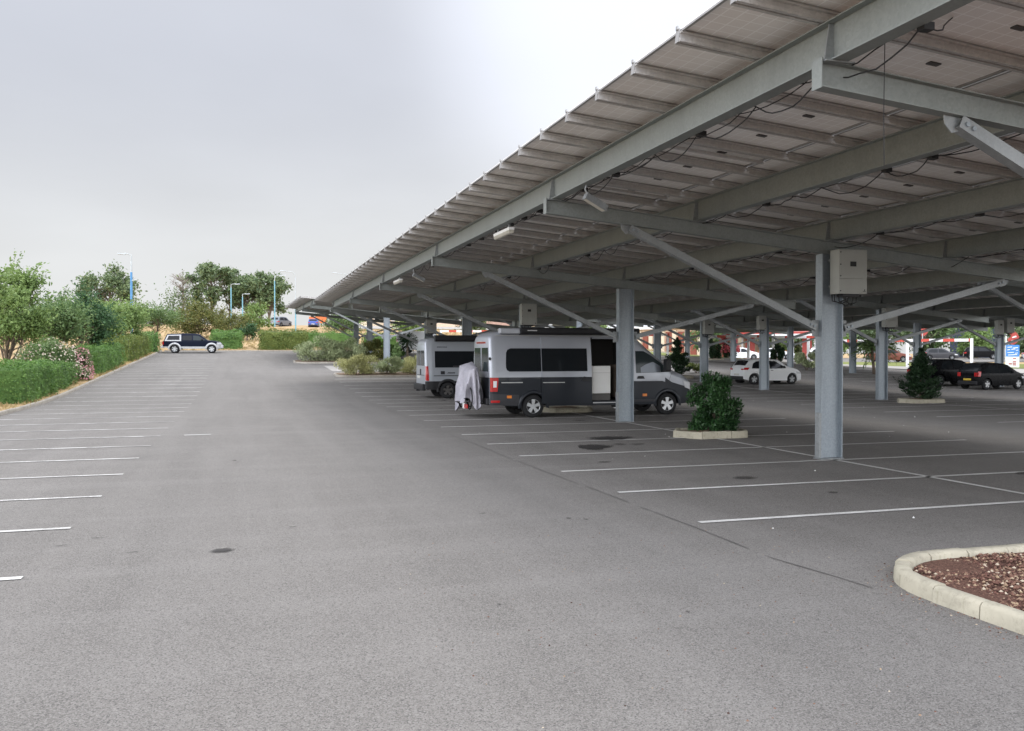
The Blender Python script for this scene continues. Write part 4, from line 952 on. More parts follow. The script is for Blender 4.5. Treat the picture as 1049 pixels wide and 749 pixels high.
# distant traffic and parked cars
SEDAN = [(0, .62), (.04, .86), (.1, .93), (.6, .97), (1.1, 1.34), (1.5, 1.43), (2.2, 1.43), (2.6, 1.36), (3.25, .98), (3.5, .93), (4.1, .84), (4.35, .7), (4.45, .5)]
SUV = [(0, .75), (.04, 1.0), (.12, 1.12), (.35, 1.52), (.6, 1.65), (1.5, 1.72), (2.4, 1.70), (2.7, 1.62), (3.3, 1.17), (3.5, 1.10), (4.2, 1.0), (4.45, .8), (4.52, .55)]
sw = [([(.75, .96), (1.7, .95)], [(1.05, 1.28), (1.3, 1.33), (1.7, 1.35)]), ([(1.78, .95), (2.95, .96)], [(1.78, 1.35), (2.4, 1.33), (3.0, 1.0)])]
uw = [([(.5, 1.12), (1.7, 1.1)], [(.65, 1.5), (.8, 1.56), (1.7, 1.6)]), ([(1.78, 1.1), (3.0, 1.12)], [(1.78, 1.6), (2.45, 1.56), (3.02, 1.16)])]
def far(x, y, rz, label, paint, kind='sedan', cat='car', dz=.05, group=None):
    z = g(x, y)+dz
    if kind == 'suv': return car('parked_car', (x, y, z), R(rz), label, cat, paint, SUV, 4.52, 1.85, 1.08, (.85, 3.5), .36, uw, (.13, .34), (2.72, 3.26), simple=True, bot=.3, group=group)
    if kind == 'hatch': return car('parked_car', (x, y, z), R(rz), label, cat, paint, simple=True, group=group)
    return car('parked_car', (x, y, z), R(rz), label, cat, paint, SEDAN, 4.45, 1.76, .92, (.85, 3.45), .31, sw, (.62, 1.08), (2.62, 3.2), simple=True, group=group)
far(5.3, 153.5, 55, 'blue-grey car driving on the embankment road beside the lamp post', M['greycar'], 'suv')
far(11.6, 151.6, 80, 'small blue car on the embankment road above the little round tree', M['blue_car'], 'hatch')
far(65.2, 80.0, -22, 'red-brown car beyond the lawn, right of the little palm', M['brown_car'])
far(83.5, 92.0, -40, 'dark hatchback parked left of the tall height-barrier post', M['dgrey'], 'hatch')
far(93.4, 95.6, -40, 'dark off-road car behind the tall height-barrier post', M['black_car'], 'suv')
far(94.4, 87.2, -40, 'pale grey car at the right edge beside the blue sign', M['silver2'])
far(58.2, 97.4, -28, 'white car left of the white hatchback, beyond the lawn', M['white_car'], 'hatch'); far(63.6, 98.6, -28, 'white car beyond the lawn, behind the white barrier post', M['white_car']); far(68.5, 95.3, -28, 'white car parked between the dark shrub and the barrier', M['white_car'], 'hatch')
v = Vehicle('white_van', (14.6, 85.0, g(16, 86)), R(-20), 'white van parked far off, left of the pale campervan roof', 'van',
    [(0, 1.9), (.1, 2.05), (.4, 2.1), (3.2, 2.1), (3.5, 2.0), (4.2, 1.3), (4.9, 1.05), (5.1, .7)], 1.95, [(0, .95), (.3, 1), (4.3, 1), (5.1, .75)], 1.1, .08, bot=.3, r=.1, wheels=(.95, 4.2), Rw=.33, body_mats=[M['white_car']])
v.side('side_window', [(3.0, 1.2), (4.1, 1.22)], [(3.0, 1.8), (3.4, 1.8), (4.12, 1.25)], M['glass'], (-1, 1), off=.006); v.topp('windscreen', 3.52, 4.18, .9, .95, M['glass2']); v.add_wheels(5); v.side('tail_light', [(.01, .8), (.12, .8)], [(.01, 1.4), (.12, 1.4)], M['red'], (-1, 1), off=.01)

# ------------------------------------------------------------------ vegetation
def limb(m, p0, p1, r0, r1, n=5, wob=.06):
    p0, p1 = Vector(p0), Vector(p1); L = (p1-p0).length
    pts = [p0.lerp(p1, i/n)+Vector((random.gauss(0, wob*L*.3), random.gauss(0, wob*L*.3), random.gauss(0, wob*L*.15)))*(1 if 0 < i < n else 0) for i in range(n+1)]
    m.tube(pts, [r0+(r1-r0)*i/n for i in range(n+1)], 7); return pts
def tree_mesh(H, cr, cb, nleaf, size, mat, trunk_r=.09, nclump=26, flat=1., clump=.30, bark=None, hollow=.45, top_bias=0., droop_=0., seed=0, sprays=0):
    """a tapered trunk with limbs reaching into leaf clumps; returns the two meshes"""
    random.seed(seed); ch = H-cb; C0 = Vector((0, 0, cb+ch*.48)); cl = []
    while len(cl) < nclump:
        p = Vector((random.gauss(0, 1), random.gauss(0, 1), random.gauss(0, 1))).normalized()*(hollow+(1-hollow)*random.random())
        f = 1-top_bias*max(0, p.z)
        cl.append((C0+Vector((p.x*cr*f, p.y*cr*f, p.z*ch*.46*flat)), cr*clump*random.uniform(.55, 1.25)))
    m = MB(); top = Vector((random.uniform(-.1, .1)*cr, random.uniform(-.1, .1)*cr, cb+ch*.55))
    tp = limb(m, (0, 0, -.15), top, trunk_r, trunk_r*.35, 7, .05)
    for p, r_ in cl:
        q = tp[random.randint(2, 6)]; mid = q.lerp(p, .5)+Vector((0, 0, -.06*cr)); a = limb(m, q, mid, trunk_r*.34, trunk_r*.2, 3, .12); limb(m, mid, p, trunk_r*.2, trunk_r*.05, 3, .2)
    tr = m.mesh('trunk', bark or M['bark'], smooth=60, fix=False)
    cen = np.array([tuple(p) for p, _ in cl]); rad = np.array([r_ for _, r_ in cl]); k = rng.choice(len(cl), nleaf, p=rad**2/np.sum(rad**2))
    d = rng.normal(size=(nleaf, 3)); d /= np.linalg.norm(d, axis=1)[:, None]
    rr = np.minimum(1.4, np.abs(rng.normal(0, .66, nleaf))); pos = cen[k]+d*(rad[k]*rr)[:, None]*np.array([1.15, 1.15, .8]); pos[:, 2] -= droop_*np.hypot(pos[:, 0], pos[:, 1])/cr*rng.random(nleaf)
    Lq = [leaves(pos, size, .52, .35)]
    if sprays:                                    # leafy shoots that break the outline
        sp = []; al = []
        for _ in range(sprays):
            c, r_ = random.choice(cl); d_ = Vector((c.x/cr*.9+random.gauss(0, .3), c.y/cr*.9+random.gauss(0, .3), .55+random.gauss(0, .35))).normalized(); L_ = random.uniform(.35, .8)*min(1., cr/2); p0 = c+d_*r_*.7
            for t in np.linspace(.1, 1, 11): q = p0+d_*(r_*.5+L_)*t+Vector((0, 0, -.3*L_*t*t)); sp.append((q.x+random.gauss(0, .04), q.y+random.gauss(0, .04), q.z+random.gauss(0, .03))); al.append(tuple(d_+Vector((random.gauss(0, .6), random.gauss(0, .6), -.4))))
        Lq.append(leaves(np.array(sp), size*.95, .5, .3, None, np.array(al)))
    return tr, quads_mesh('crown', np.concatenate(Lq), mat)
def tree(name, meshes, loc, label, cat='tree', s=1., rz=None, group=None, sz=None):
    o = empty(name, (loc[0], loc[1], g(loc[0], loc[1]) if len(loc) == 2 else loc[2]), random.uniform(0, 6.28) if rz is None else rz, label, cat, group); o.scale = (s, s, sz or s)
    link('trunk', meshes[0], o); link('crown', meshes[1], o); return o
GL = 'broad-leaved trees behind the left hedges'
T1 = tree_mesh(6.1, 1.95, 1.75, 15000, .17, M['leaf_a'], .115, 40, .98, .27, seed=3, sprays=170); T2 = tree_mesh(4.5, 2.3, 1.5, 11000, .17, M['leaf_b'], .10, 30, .95, .32, seed=5, sprays=130)
T3 = tree_mesh(4.6, 2.0, 1.25, 11000, .18, M['leaf_dark'], .09, 26, 1, .36, seed=8, sprays=60); T4 = tree_mesh(4.4, 2.6, 1.2, 11000, .19, M['leaf_a'], .09, 30, .95, .32, seed=11, sprays=150)
tree('tree', T1, (-9.9, 34.0), 'bright green tree cut by the left edge, nearest of the row', group=GL, rz=1., s=1.12)
tree('tree', T1, (-9.9, 43.6), 'bright green tree with bare stem above the front hedge', group=GL, rz=2.4, s=.86, sz=1.0)
tree('tree', T2, (-13.6, 49.5), 'mid green tree behind the front hedge, left of the oleander', group=GL, rz=.3, s=1.05)
tree('tree', T2, (-10.2, 53.5), 'mid green tree standing behind the pink oleander', group=GL, rz=1.2, s=1.05)
tree('tree', T3, (-9.9, 62.0), 'dark bluish green tree behind the second hedge', group=GL, rz=.4, s=1.05)
tree('tree', T4, (-10.3, 70.5), 'light green spreading tree right of the dark bluish one', group=GL, rz=.8, s=1.)
tree('tree', T4, (-9.6, 79.0), 'light green tree behind the yellowish hedge', group=GL, rz=3., s=1.0)
tree('tree', T2, (-12.0, 86.0), 'mid green tree behind the tail of the navy pickup', group=GL, rz=4., s=1.0)
tree('tree', T4, (-16.5, 66.0), 'light green tree in the second line, behind the dark bluish tree', group=GL, rz=4.4, s=.9)
tree('tree', T2, (-17.5, 82.0), 'mid green tree in the second line, under the blue lamp post', group=GL, rz=5.2, s=.88)
tree('tree', T1, (-18.5, 55.0), 'tall bright tree in the second line above the oleander', group=GL, rz=5.2, s=.74)
tree('tree', T4, (-11.2, 95.), 'light green tree behind the tail of the pickup, in line with the hedges', group=GL, rz=1.7, s=1.0)
tree('tree', T2, (-8.8, 103.5), 'mid green tree between the left row and the olive-yellow bushy tree', group=GL, rz=2.9, s=1.)

def hedge(name, x0, x1, y0, y1, h, mat, label, dens=230, size=.085, bump=.085, seed=1, zf=None):
    """clipped hedge: a woody core and leaves all over its faces"""
    random.seed(seed); zf = zf or g; o = empty(name, ((x0+x1)/2, (y0+y1)/2, zf((x0+x1)/2, (y0+y1)/2)), 0, label, 'hedge', 'clipped hedges round the car park')
    L = y1-y0; Wd = x1-x0; ox, oy, oz = o.location; fr_ = [(Wd*L, 'top'), (L*h, 'x0'), (L*h, 'x1'), (Wd*h, 'y0'), (Wd*h, 'y1')]
    C = []; Nn = []
    for area, f in fr_:
        n = int(area*dens); a, b = rng.random(n), rng.random(n); d = rng.normal(0, .05, n)-.03
        if f == 'top': x, y, z = x0+a*Wd, y0+b*L, np.full(n, h)+d; nv_ = (0, 0, 1)
        elif f[0] == 'x': x, y, z = np.full(n, x0 if f == 'x0' else x1)+d*(1 if f == 'x1' else -1), y0+a*L, b*h; nv_ = (-1 if f == 'x0' else 1, 0, .3)
        else: x, y, z = x0+a*Wd, np.full(n, y0 if f == 'y0' else y1)+d*(1 if f == 'y1' else -1), b*h; nv_ = (0, -1 if f == 'y0' else 1, .3)
        C.append(np.stack([x, y, z], 1)); Nn.append(np.tile(nv_, (n, 1)))
    C = np.concatenate(C); Nn = np.concatenate(Nn).astype(float)
    # uneven faces: bulges, and a rounded top edge
    bl = bump*(np.sin(C[:, 1]*1.7+seed)+.7*np.sin(C[:, 1]*4.1+C[:, 2]*3+seed*2)+.5*np.sin(C[:, 0]*3.3+C[:, 2]*5.))
    C += Nn*bl[:, None]; e = np.maximum(0, C[:, 2]-(h-.28))/.28; C[:, 2] -= (np.maximum(0, np.abs(C[:, 1]-(y0+y1)/2)/(L*.5)-.72)/.28)**2*.16*(C[:, 2] > h*.7); cx_, cy_ = (x0+x1)/2, (y0+y1)/2
    C[:, 0] -= np.sign(C[:, 0]-cx_)*e*.10*(np.abs(C[:, 0]-cx_) > Wd*.3); C[:, 1] -= np.sign(C[:, 1]-cy_)*e*.10*(np.abs(C[:, 1]-cy_) > L*.5-.3)
    C[:, 2] += np.array([zf(x, y) for x, y in C[:, :2]])-oz; C[:, 0] -= ox; C[:, 1] -= oy
    link('foliage', quads_mesh('foliage', leaves(C, size, .6, .2, Nn), mat), o)
    m = MB(); k = max(2, int(L/2)); q = .16
    V = []; 
    for i in range(k+1):
        y = y0+q+(L-2*q)*i/k
        for (x, z) in ((x0+q, .05), (x1-q, .05), (x1-q, h-q), (x0+q, h-q)): V.append((x-ox, y-oy, zf(x, y)+z-oz))
    m.add(V, [(i*4+j, i*4+(j+1) % 4, i*4+4+(j+1) % 4, i*4+4+j) for i in range(k) for j in range(4)]+[(0, 1, 2, 3), (k*4, k*4+1, k*4+2, k*4+3)])
    m.build('branches', mat, o); return o
hedge('hedge', -9.7, -7.6, 36.2, 41.6, 1.46, M['leaf_hedge'], 'bright clipped hedge at the left edge of the photo, nearest of all', seed=1)
hedge('hedge', -9.3, -7.7, 41.7, 47.4, 1.22, M['leaf_hedge'], 'clipped hedge continuing from the nearest one to the pink oleander', seed=2)
hedge('hedge', -9.5, -7.6, 54.2, 60.2, 1.5, M['leaf_hedge'], 'dark clipped hedge just past the pink oleander', seed=3, dens=150, size=.10)
hedge('hedge', -9.4, -7.7, 60.3, 65.8, 1.45, M['leaf_hedge'], 'clipped hedge joined to the far side of the dark one past the oleander', seed=4, dens=150, size=.10)
hedge('hedge', -9.9, -7.6, 68.2, 74.2, 1.8, M['leaf_yel'], 'yellowish shaggy hedge, left of the navy pickup', seed=5, dens=120, size=.12, bump=.11)
hedge('hedge', -9.6, -7.6, 75.2, 82.6, 1.7, M['leaf_yel'], 'yellowish hedge reaching to the tail of the navy pickup', seed=6, dens=110, size=.12, bump=.10)
hedge('hedge', -9.6, -7.4, 85.2, 89.6, 1.8, M['leaf_hedge'], 'short dark hedge behind the tail of the navy pickup', seed=7, dens=90, size=.13)
hedge('hedge', -2.9, .1, 93.2, 95.6, 1.9, M['leaf_hedge'], 'small hedge in front of the bonnet of the navy pickup', seed=8, dens=120, size=.14, bump=.16)
hedge('hedge', 1.8, 6.6, 92.2, 94.6, 2.0, M['leaf_yel'], 'wide green and yellow hedge at the far end of the lane', seed=9, dens=120, size=.14, bump=.16)
hedge('hedge', 6.7, 12.2, 96.5, 98.2, 1.7, M['leaf_hedge'], 'low hedge running behind the grey shrubs, under the round tree', seed=10, dens=100, size=.15, bump=.22)
hedge('hedge', 12.4, 19., 93.2, 94.8, 1.7, M['leaf_hedge'], 'bright low hedge seen between the far canopy columns', seed=11, dens=90, size=.13)

def shrub_mesh(rx, ry, h, n, size, mat, nclump=14, aspect=.5, upright=0., seed=0, base=.05, clump=.36, stems=6):
    random.seed(seed); cl = []
    for _ in range(nclump):
        a = random.uniform(0, 6.28); q = random.random()**.5; z = base+(h-base)*random.uniform(.12, .82)*(1.08-.35*q*q)
        tq = min(1., z/h); f = .78*q*(.66+.36*math.sin(math.pi*min(1, .12+.85*tq))); cl.append((f*rx*math.cos(a), f*ry*math.sin(a), z, random.uniform(.6, 1.15)))
    cen = np.array([c[:3] for c in cl]); sc = np.array([c[3] for c in cl]); k = rng.choice(len(cl), n, p=sc**2/np.sum(sc**2))
    d = rng.normal(size=(n, 3)); d /= np.linalg.norm(d, axis=1)[:, None]; rr = rng.random(n)**.4
    pos = cen[k]+d*(rr*sc[k])[:, None]*clump*np.array([rx, ry, h*.62]); pos[:, 2] = np.abs(pos[:, 2]-.03)+.03
    al = None
    if upright: al = d*.7+np.array([0, 0, upright])
    fo = quads_mesh('foliage', leaves(pos, size, aspect, .3, None, al), mat)
    m = MB()
    for i in range(stems): c = cl[i % len(cl)]; limb(m, (random.uniform(-.06, .06), random.uniform(-.06, .06), -.1), c[:3], .022, .008, 4, .12)
    return m.mesh('stem', M['bark'], smooth=60, fix=False), fo
def shrub(name, ms, x, y, label, cat='shrub', s=1., rz=0, z=None, group=None, sz=None):
    o = empty(name, (x, y, (g(x, y) if z is None else z)), rz, label, cat, group); o.scale = (s, s, sz or s); link('stem', ms[0], o); link('foliage', ms[1], o); return o
# oleander with blossom behind the front hedge
ol = shrub('oleander', shrub_mesh(1.9, 2.6, 2.15, 9000, .15, M['leaf_b'], 22, .35, .6, 21), -9.3, 49.4, 'oleander covered in pale pink blossom behind the front hedge', 'oleander')
def blossom(par, rx, ry, h, n, size, mat, c=(0, 0), zlo=.4):
    d = rng.normal(size=(n, 3)); d[:, 2] = np.abs(d[:, 2]); d /= np.linalg.norm(d, axis=1)[:, None]; f = .88+.2*rng.random(n); p = np.stack([c[0]+d[:, 0]*rx*f, c[1]+d[:, 1]*ry*f, zlo+(h-zlo)*d[:, 2]*f], 1)
    link('blossom', quads_mesh('blossom', leaves(p, size, .8, .3, d), mat), par)
blossom(ol, 1.85, 2.5, 2.15, 950, .10, M['petal_pale'], zlo=.3)
pk = shrub('oleander', shrub_mesh(.6, .8, 1.75, 1800, .14, M['leaf_b'], 8, .35, .6, 22), -7.85, 49.9, 'narrow bright pink oleander hanging over the kerb between two hedges', 'oleander'); blossom(pk, .55, .75, 1.75, 520, .10, M['petal'], zlo=.15)
# shrubs in the planters
shrub('oleander', shrub_mesh(.68, .64, 1.62, 9500, .095, M['leaf_olea'], 40, .40, .7, 52, clump=.275, base=-.10), 10.65, 18.4, 'glossy dark green bush in the pale kerbed planter in front of the van bonnet', 'bush', z=.10)
def conifer(name, x, y, h, r_, label, z=0, n=7000, size=.13, seed=0, mat=None, group=None):
    random.seed(seed); o = empty(name, (x, y, z), 0, label, 'conifer', group)
    nt_ = 70; C = []; A = []
    for i in range(nt_):
        f = random.random()**.8; a = random.uniform(0, 6.28); R_ = r_*(1-f)**.8*random.uniform(.7, 1.15)*(.8+.2*min(1, f*6))*(.86+.2*math.sin(f*24+a)); zc = -.05+(h-.15)*f**1.1
        k = n//nt_; t = rng.random(k)**.6; px = R_*t*math.cos(a)+rng.normal(0, .07, k); py_ = R_*t*math.sin(a)+rng.normal(0, .07, k); pz = zc+.14*t*R_/r_+rng.normal(0, .05, k)+.25*t**2*R_
        C.append(np.stack([px, py_, pz], 1)); A.append(np.tile((math.cos(a), math.sin(a), .7), (k, 1)))
    k = 160; C.append(np.stack([rng.normal(0, .04, k), rng.normal(0, .04, k), h-.32+.34*rng.random(k)], 1)); A.append(np.tile((0, 0, 1.), (k, 1)))
    C = np.concatenate(C); C[:, 2] = np.maximum(C[:, 2], .05)
    link('foliage', quads_mesh('foliage', leaves(C, size, .3, .2, None, np.concatenate(A)), mat or M['leaf_ever']), o)
    m = MB(); limb(m, (0, 0, -.1), (0, 0, h*.85), .05, .012, 6, .03); m.build('trunk', M['bark'], o); return o
conifer('conifer', 25.75, 28.5, 2.05, 1.0, 'dark dense conifer in a kerbed planter near the two black cars', g(26, 28)+.1, 9000, .14, 1)
conifer('conifer', 25.6, 48.6, 2.35, 1.15, 'dark conifer seen over the bonnet of the silver and slate campervan', g(25.6, 48.6)+.1, 6000, .17, 2)
SH_D = shrub_mesh(.8, .8, 1.9, 2500, .18, M['leaf_ever'], 14, .45, .4, 33)
shrub('bush', SH_D, 40.9, 70.6, 'dark upright bush beside the column, left of the red oleander', 'bush', .95, sz=1.1)
shrub('bush', SH_D, 44.6, 66.4, 'dark bush behind the white hatchback roof', 'bush', 1.0, 1.)
shrub('bush', shrub_mesh(1.1, 1.1, 1.5, 2600, .2, M['leaf_grey'], 12, .3, .9, 34), 39.6, 55.2, 'pale yellow-green bush in front of the white hatchback bonnet', 'bush')
shrub('bush', shrub_mesh(.6, .6, 1.0, 1200, .16, M['leaf_yel'], 8, .4, .6, 35), 43.2, 46.8, 'small yellow-green bush left of the dark conifer', 'bush')
shrub('bush', shrub_mesh(.9, .7, .8, 900, .16, M['leaf_yel'], 8, .4, .6, 36), 29.5, 53.0, 'low yellow-green clump in front of the conifer behind the van bonnet', 'bush')
rb = shrub('oleander', SH_D, 46.2, 77.0, 'oleander covered in red blossom beyond the car park', 'oleander', 1.2); blossom(rb, .85, .85, 2.0, 700, .22, M['petal_red'], zlo=.5)
# grey shrubs at the row ends
GB = 'loose grey-green shrubs in the row end beds'
G1 = shrub_mesh(1.35, 1.15, 1.5, 5200, .17, M['leaf_straw'], 20, .16, 1.3, 41, clump=.34); G2 = shrub_mesh(1.2, 1.1, 1.35, 4600, .17, M['leaf_grey'], 18, .16, 1.3, 42, clump=.34); G3 = shrub_mesh(1.9, 1.5, 1.95, 7500, .2, M['leaf_grey'], 24, .2, 1.1, 43, clump=.36)
shrub('grey_shrub', G1, 6.55, 52.6, 'straw-green feathery shrub at the rounded lane end of the front bed', group=GB, z=g(6.5, 52.6)+.08)
shrub('grey_shrub', G2, 8.35, 52.5, 'grey-green feathery shrub second from the lane in the front bed', group=GB, z=g(8.3, 52.5)+.08)
shrub('grey_shrub', G1, 10.0, 52.6, 'straw-green feathery shrub third from the lane, left of the pale campervan', group=GB, rz=1.5, s=.92, z=g(10, 52.6)+.08)
shrub('grey_shrub', G1, 12.0, 52.9, 'straw-green shrub just behind the tail of the pale campervan', group=GB, rz=2.5, z=g(12, 52.9)+.08)
shrub('grey_shrub', G2, 13.9, 52.8, 'grey-green shrub hidden behind the pale campervan', group=GB, rz=4, z=g(14, 52.8)+.08)
shrub('grey_shrub', G3, 5.9, 68.6, 'big grey-green shrub at the lane end of the far bed', group=GB, z=g(6, 68.6)+.08)
shrub('grey_shrub', G3, 8.1, 69.2, 'big grey-green shrub in the middle of the far bed', group=GB, rz=2, s=.92, z=g(8, 69)+.08)
shrub('olive_shrub', shrub_mesh(1.4, 1.2, 1.8, 4500, .19, M['leaf_olive'], 16, .3, .9, 44), 9.9, 68.9, 'olive brown shrub in the far bed, beside the galvanised column', group=GB, z=g(10, 69)+.08)
conifer('cypress_shrub', 9.6, 56.2, 1.9, .62, 'small pointed green cypress just behind the front bed', g(9.6, 56.2), 3000, .14, 3, M['leaf_b'])
shrub('bush', shrub_mesh(1.3, 1.0, 1.4, 3000, .18, M['leaf_hedge'], 12, .45, .4, 45), 12.2, 75., 'bright green bush between the far canopy columns', 'bush')
def palm(name, x, y, h, cr, label, seed=0, nstem=1, mat=None, nf=70):
    random.seed(seed); o = empty(name, (x, y, g(x, y)), 0, label, 'palm')
    for s in range(nstem):
        dx = (s-(nstem-1)/2)*.5; m = MB(); tp = Vector((dx*1.5, 0, h-cr*.9)); limb(m, (dx*.5, 0, -.1), tp, .11, .085, 5, .03); m.build('trunk', M['bark'], o)
        C = []; A = []
        for i in range(nf):
            d = Vector((random.gauss(0, 1), random.gauss(0, 1), random.gauss(.35, .8))).normalized()
            for t in np.linspace(.15, 1, 9):
                p = tp+d*cr*t+Vector((0, 0, -.28*cr*t*t)); C.append(tuple(p)); A.append((d.x, d.y, d.z-.55*t))
        link('fronds', quads_mesh('fronds', leaves(np.array(C), .30*cr, .16, .2, None, np.array(A)*3), mat or M['leaf_olea']), o)
    return o
palm('yucca', 12.6, 69.0, 2.5, .92, 'dark round-headed yucca left of the parked white van', 2, 1, M['leaf_ever'], 110)
palm('palm', 41.9, 50.6, 3.0, 1.25, 'little palm with two thin stems at the edge of the lawn', 3, 2, M['leaf_b'], 70)
# the field, the road and the far trees
FT = tree_mesh(4.4, 2.1, 1.2, 5200, .22, M['leaf_b'], .13, 24, .9, .4, seed=14)
tree('tree', FT, (11.2, 101.0), 'small round tree in the dry field under the far canopy edge')
OB = tree_mesh(5.6, 4.3, .3, 12000, .27, M['leaf_olive'], .12, 34, .95, .34, seed=15)
tree('bushy_tree', OB, (-4.9, 115.), 'wide olive-yellow bushy tree behind the navy pickup', rz=.2, s=.86); tree('bushy_tree', OB, (-.6, 112.), 'smaller olive-yellow bushy tree right of the widest one, above the small hedge', rz=2.2, s=.6)
tree('tree', tree_mesh(4.2, 2.2, .3, 3500, .3, M['leaf_a'], .1, 18, .95, .42, seed=16), (2.6, 135.), 'small light green tree left of the embankment lamp posts')
tree('tree', tree_mesh(2.6, 1.15, .5, 1800, .26, M['leaf_dark'], .1, 12, 1, .45, seed=17), (.7, 108.), 'very small dark tree on the slope above the end hedges')
W1 = tree_mesh(12.5, 4.6, 3., 6500, .55, M['leaf_far'], .28, 34, .95, .30, seed=18, droop_=1.2)
tree('tree', W1, (-18.6, 141.), 'pale feathery crown rising behind the blue lamp post', s=.82)
P1 = tree_mesh(13., 4.6, 2.5, 4200, .6, M['leaf_far'], .32, 34, 1., .215, seed=19, hollow=.6); P2 = tree_mesh(11., 3.6, 1.5, 5200, .6, M['leaf_far'], .3, 26, 1., .33, seed=20)
PG = 'tall trees on the skyline beyond the embankment road'
tree('tree', P1, (-5.4, 184.), 'tallest open-crowned skyline tree, right of the dead one', group=PG, rz=.4, s=1.1)
tree('tree', P1, (-2.0, 190.), 'open-crowned skyline tree just right of the tallest', group=PG, rz=2., s=1.03)
tree('tree', P2, (1.2, 184.), 'lower skyline tree between the open crown and the round one', group=PG, rz=1., s=1.)
tree('tree', P2, (5.5, 178.), 'dense round skyline tree left of the curved lamp', group=PG, rz=2.6, s=1.05)
tree('tree', P2, (3.9, 186.), 'skyline tree tucked behind the dense round one', group=PG, rz=4., s=.85)
tree('tree', P2, (15.5, 180.), 'dark skyline tree beside the far canopy tip', group=PG, rz=3., s=.5)
dm = MB(); random.seed(23)
limb(dm, (0, 0, -.2), (.3, 0, 10.5), .22, .04, 8, .05)
for i in range(26):
    z0 = random.uniform(2.5, 9); a = random.uniform(0, 6.28); L = random.uniform(1.5, 3.6)*(1.15-z0/14); p1 = Vector((L*math.cos(a), L*math.sin(a), z0+L*random.uniform(.5, 1.0)))
    pts = limb(dm, (.3*z0/10, 0, z0), p1, .075, .03, 4, .12)
    for _ in range(4): q = pts[random.randint(1, 4)]; limb(dm, q, q+Vector((random.gauss(0, .7), random.gauss(0, .7), random.uniform(.3, 1.2))), .035, .018, 3, .15)
dt = empty('dead_tree', (-10.9, 181., g(-10.9, 181)), .4, 'bare grey tree with thin branches on the skyline', 'dead tree'); link('trunk', dm.mesh('trunk', M['bark_pale'], smooth=60, fix=False), dt)
cl_ = np.concatenate([rng.normal(0, 1, (700, 3))*np.array([.9, .9, 2.2])+np.array(c) for c in ((.4, 0, 4.2), (-2.0, .6, 2.6), (2.2, -.5, 2.2))]); cl_[:, 2] = np.abs(cl_[:, 2]); link('crown', quads_mesh('crown', leaves(cl_, .5, .5), M['leaf_far']), dt)
# trees beyond the right side of the car park
random.seed(77); RT = 'trees and bushes beyond the right end of the car park'
F1 = tree_mesh(6.2, 3.6, .6, 4200, .42, M['leaf_far'], .18, 24, .95, .36, seed=24); F2 = tree_mesh(5.2, 3.2, .4, 4200, .40, M['leaf_a'], .16, 22, .95, .38, seed=25); F3 = tree_mesh(7.5, 3.2, 1., 4200, .42, M['leaf_b'], .2, 24, 1, .36, seed=26)
LB = ['%s tree %s' % (a, b) for b in ('left of the red-brown car', 'above the roof of the red-brown car', 'behind the top of the dark conifer', 'behind the round road sign', 'left of the navy building', 'right of the navy building', 'above the two black cars', 'behind the blue totem sign', 'at the right edge of the photo') for a in ('broad far', 'yellowish far')]
k = 0
for i, (x, y) in enumerate([(80.5, 115.), (84.8, 111.), (88., 116.), (91., 109.), (94., 113.), (97.5, 108.), (101., 112.), (104., 104.), (108., 108.), (110., 100.), (113., 103.5), (116.5, 97.), (119., 101.), (121.5, 93.), (125., 96.5), (126., 88.), (130., 91.), (131., 84.)]):
    tree('tree', (F1, F2, F3)[i % 3], (x, y), LB[i], group=RT, s=random.uniform(.9, 1.25))
tree('tree', F3, (61.5, 108.), 'green tree behind the barrier, right of the red oleander', group=RT, s=.8); tree('tree', F3, (66., 112.), 'slim green tree behind the white car, left of the red awning', group=RT, s=.75, sz=.9)
tree('tree', F2, (75.5, 112.), 'bushy tree right of the red awning, behind the tall front column', group=RT, s=.9)
for i, (x, y, l) in enumerate([(22., 118., 'bright green tree above the red and white bar, between the two van roofs'), (31., 122., 'green tree behind the silver van roof on the left part'), (44., 118., 'green tree behind the middle of the silver van roof'), (52., 128., 'green tree behind the front column beside the van door'), (17., 140., 'green tree behind the far canopy, above the white van')]):
    tree('tree', (F2, F1, F3)[i % 3], (x, y), l, group=RT, s=.95)

# ------------------------------------------------------------------ lamp posts, signs, barriers, buildings
def lamp_post(x, y, h, label, col, arm=1.6, ang=0., split=.62, curved=True, r0=.09):
    o = empty('lamp_post', (x, y, g(x, y)), ang, label, 'lamp post', 'street lamps along the embankment road')
    m = MB(); m.tube([(0, 0, -.2), (0, 0, h*split)], [r0*1.15, r0*.95], 10); m.build('lower_pole', col, o)
    m = MB(); pts = [(0, 0, h*split+.002), (0, 0, h-1.0)]
    if curved: pts += [(-arm*.18*(1-math.cos(t))*2.6, 0, h-1.0+1.0*math.sin(t)) for t in np.linspace(.2, 1.57, 6)]+[(-arm, 0, h+.02)]
    else: pts += [(0, 0, h), (-arm, 0, h+.15)]
    m.tube(pts, [r0*.8]*2+[r0*.55]*(len(pts)-2), 8); m.build('arm', M['greypole'], o)
    m = MB(); m.prism([(-.16, -.04), (.16, -.04), (.12, .08), (-.12, .08)], (-arm+.1, 0, h+.05), (-arm-.75, 0, h+.1)); m.build('lamp_head', M['greypole'], o)
    m = MB(); m.prism(rect(.24, .02, 0, -.052), (-arm, 0, h+.055), (-arm-.65, 0, h+.094)); m.build('lens', M['tube'], o); return o
lamp_post(-11.9, 108.4, 9.8, 'blue lamp post with small second lamp above the left trees', M['bluepole'], .7, 0, .80, False, .13)
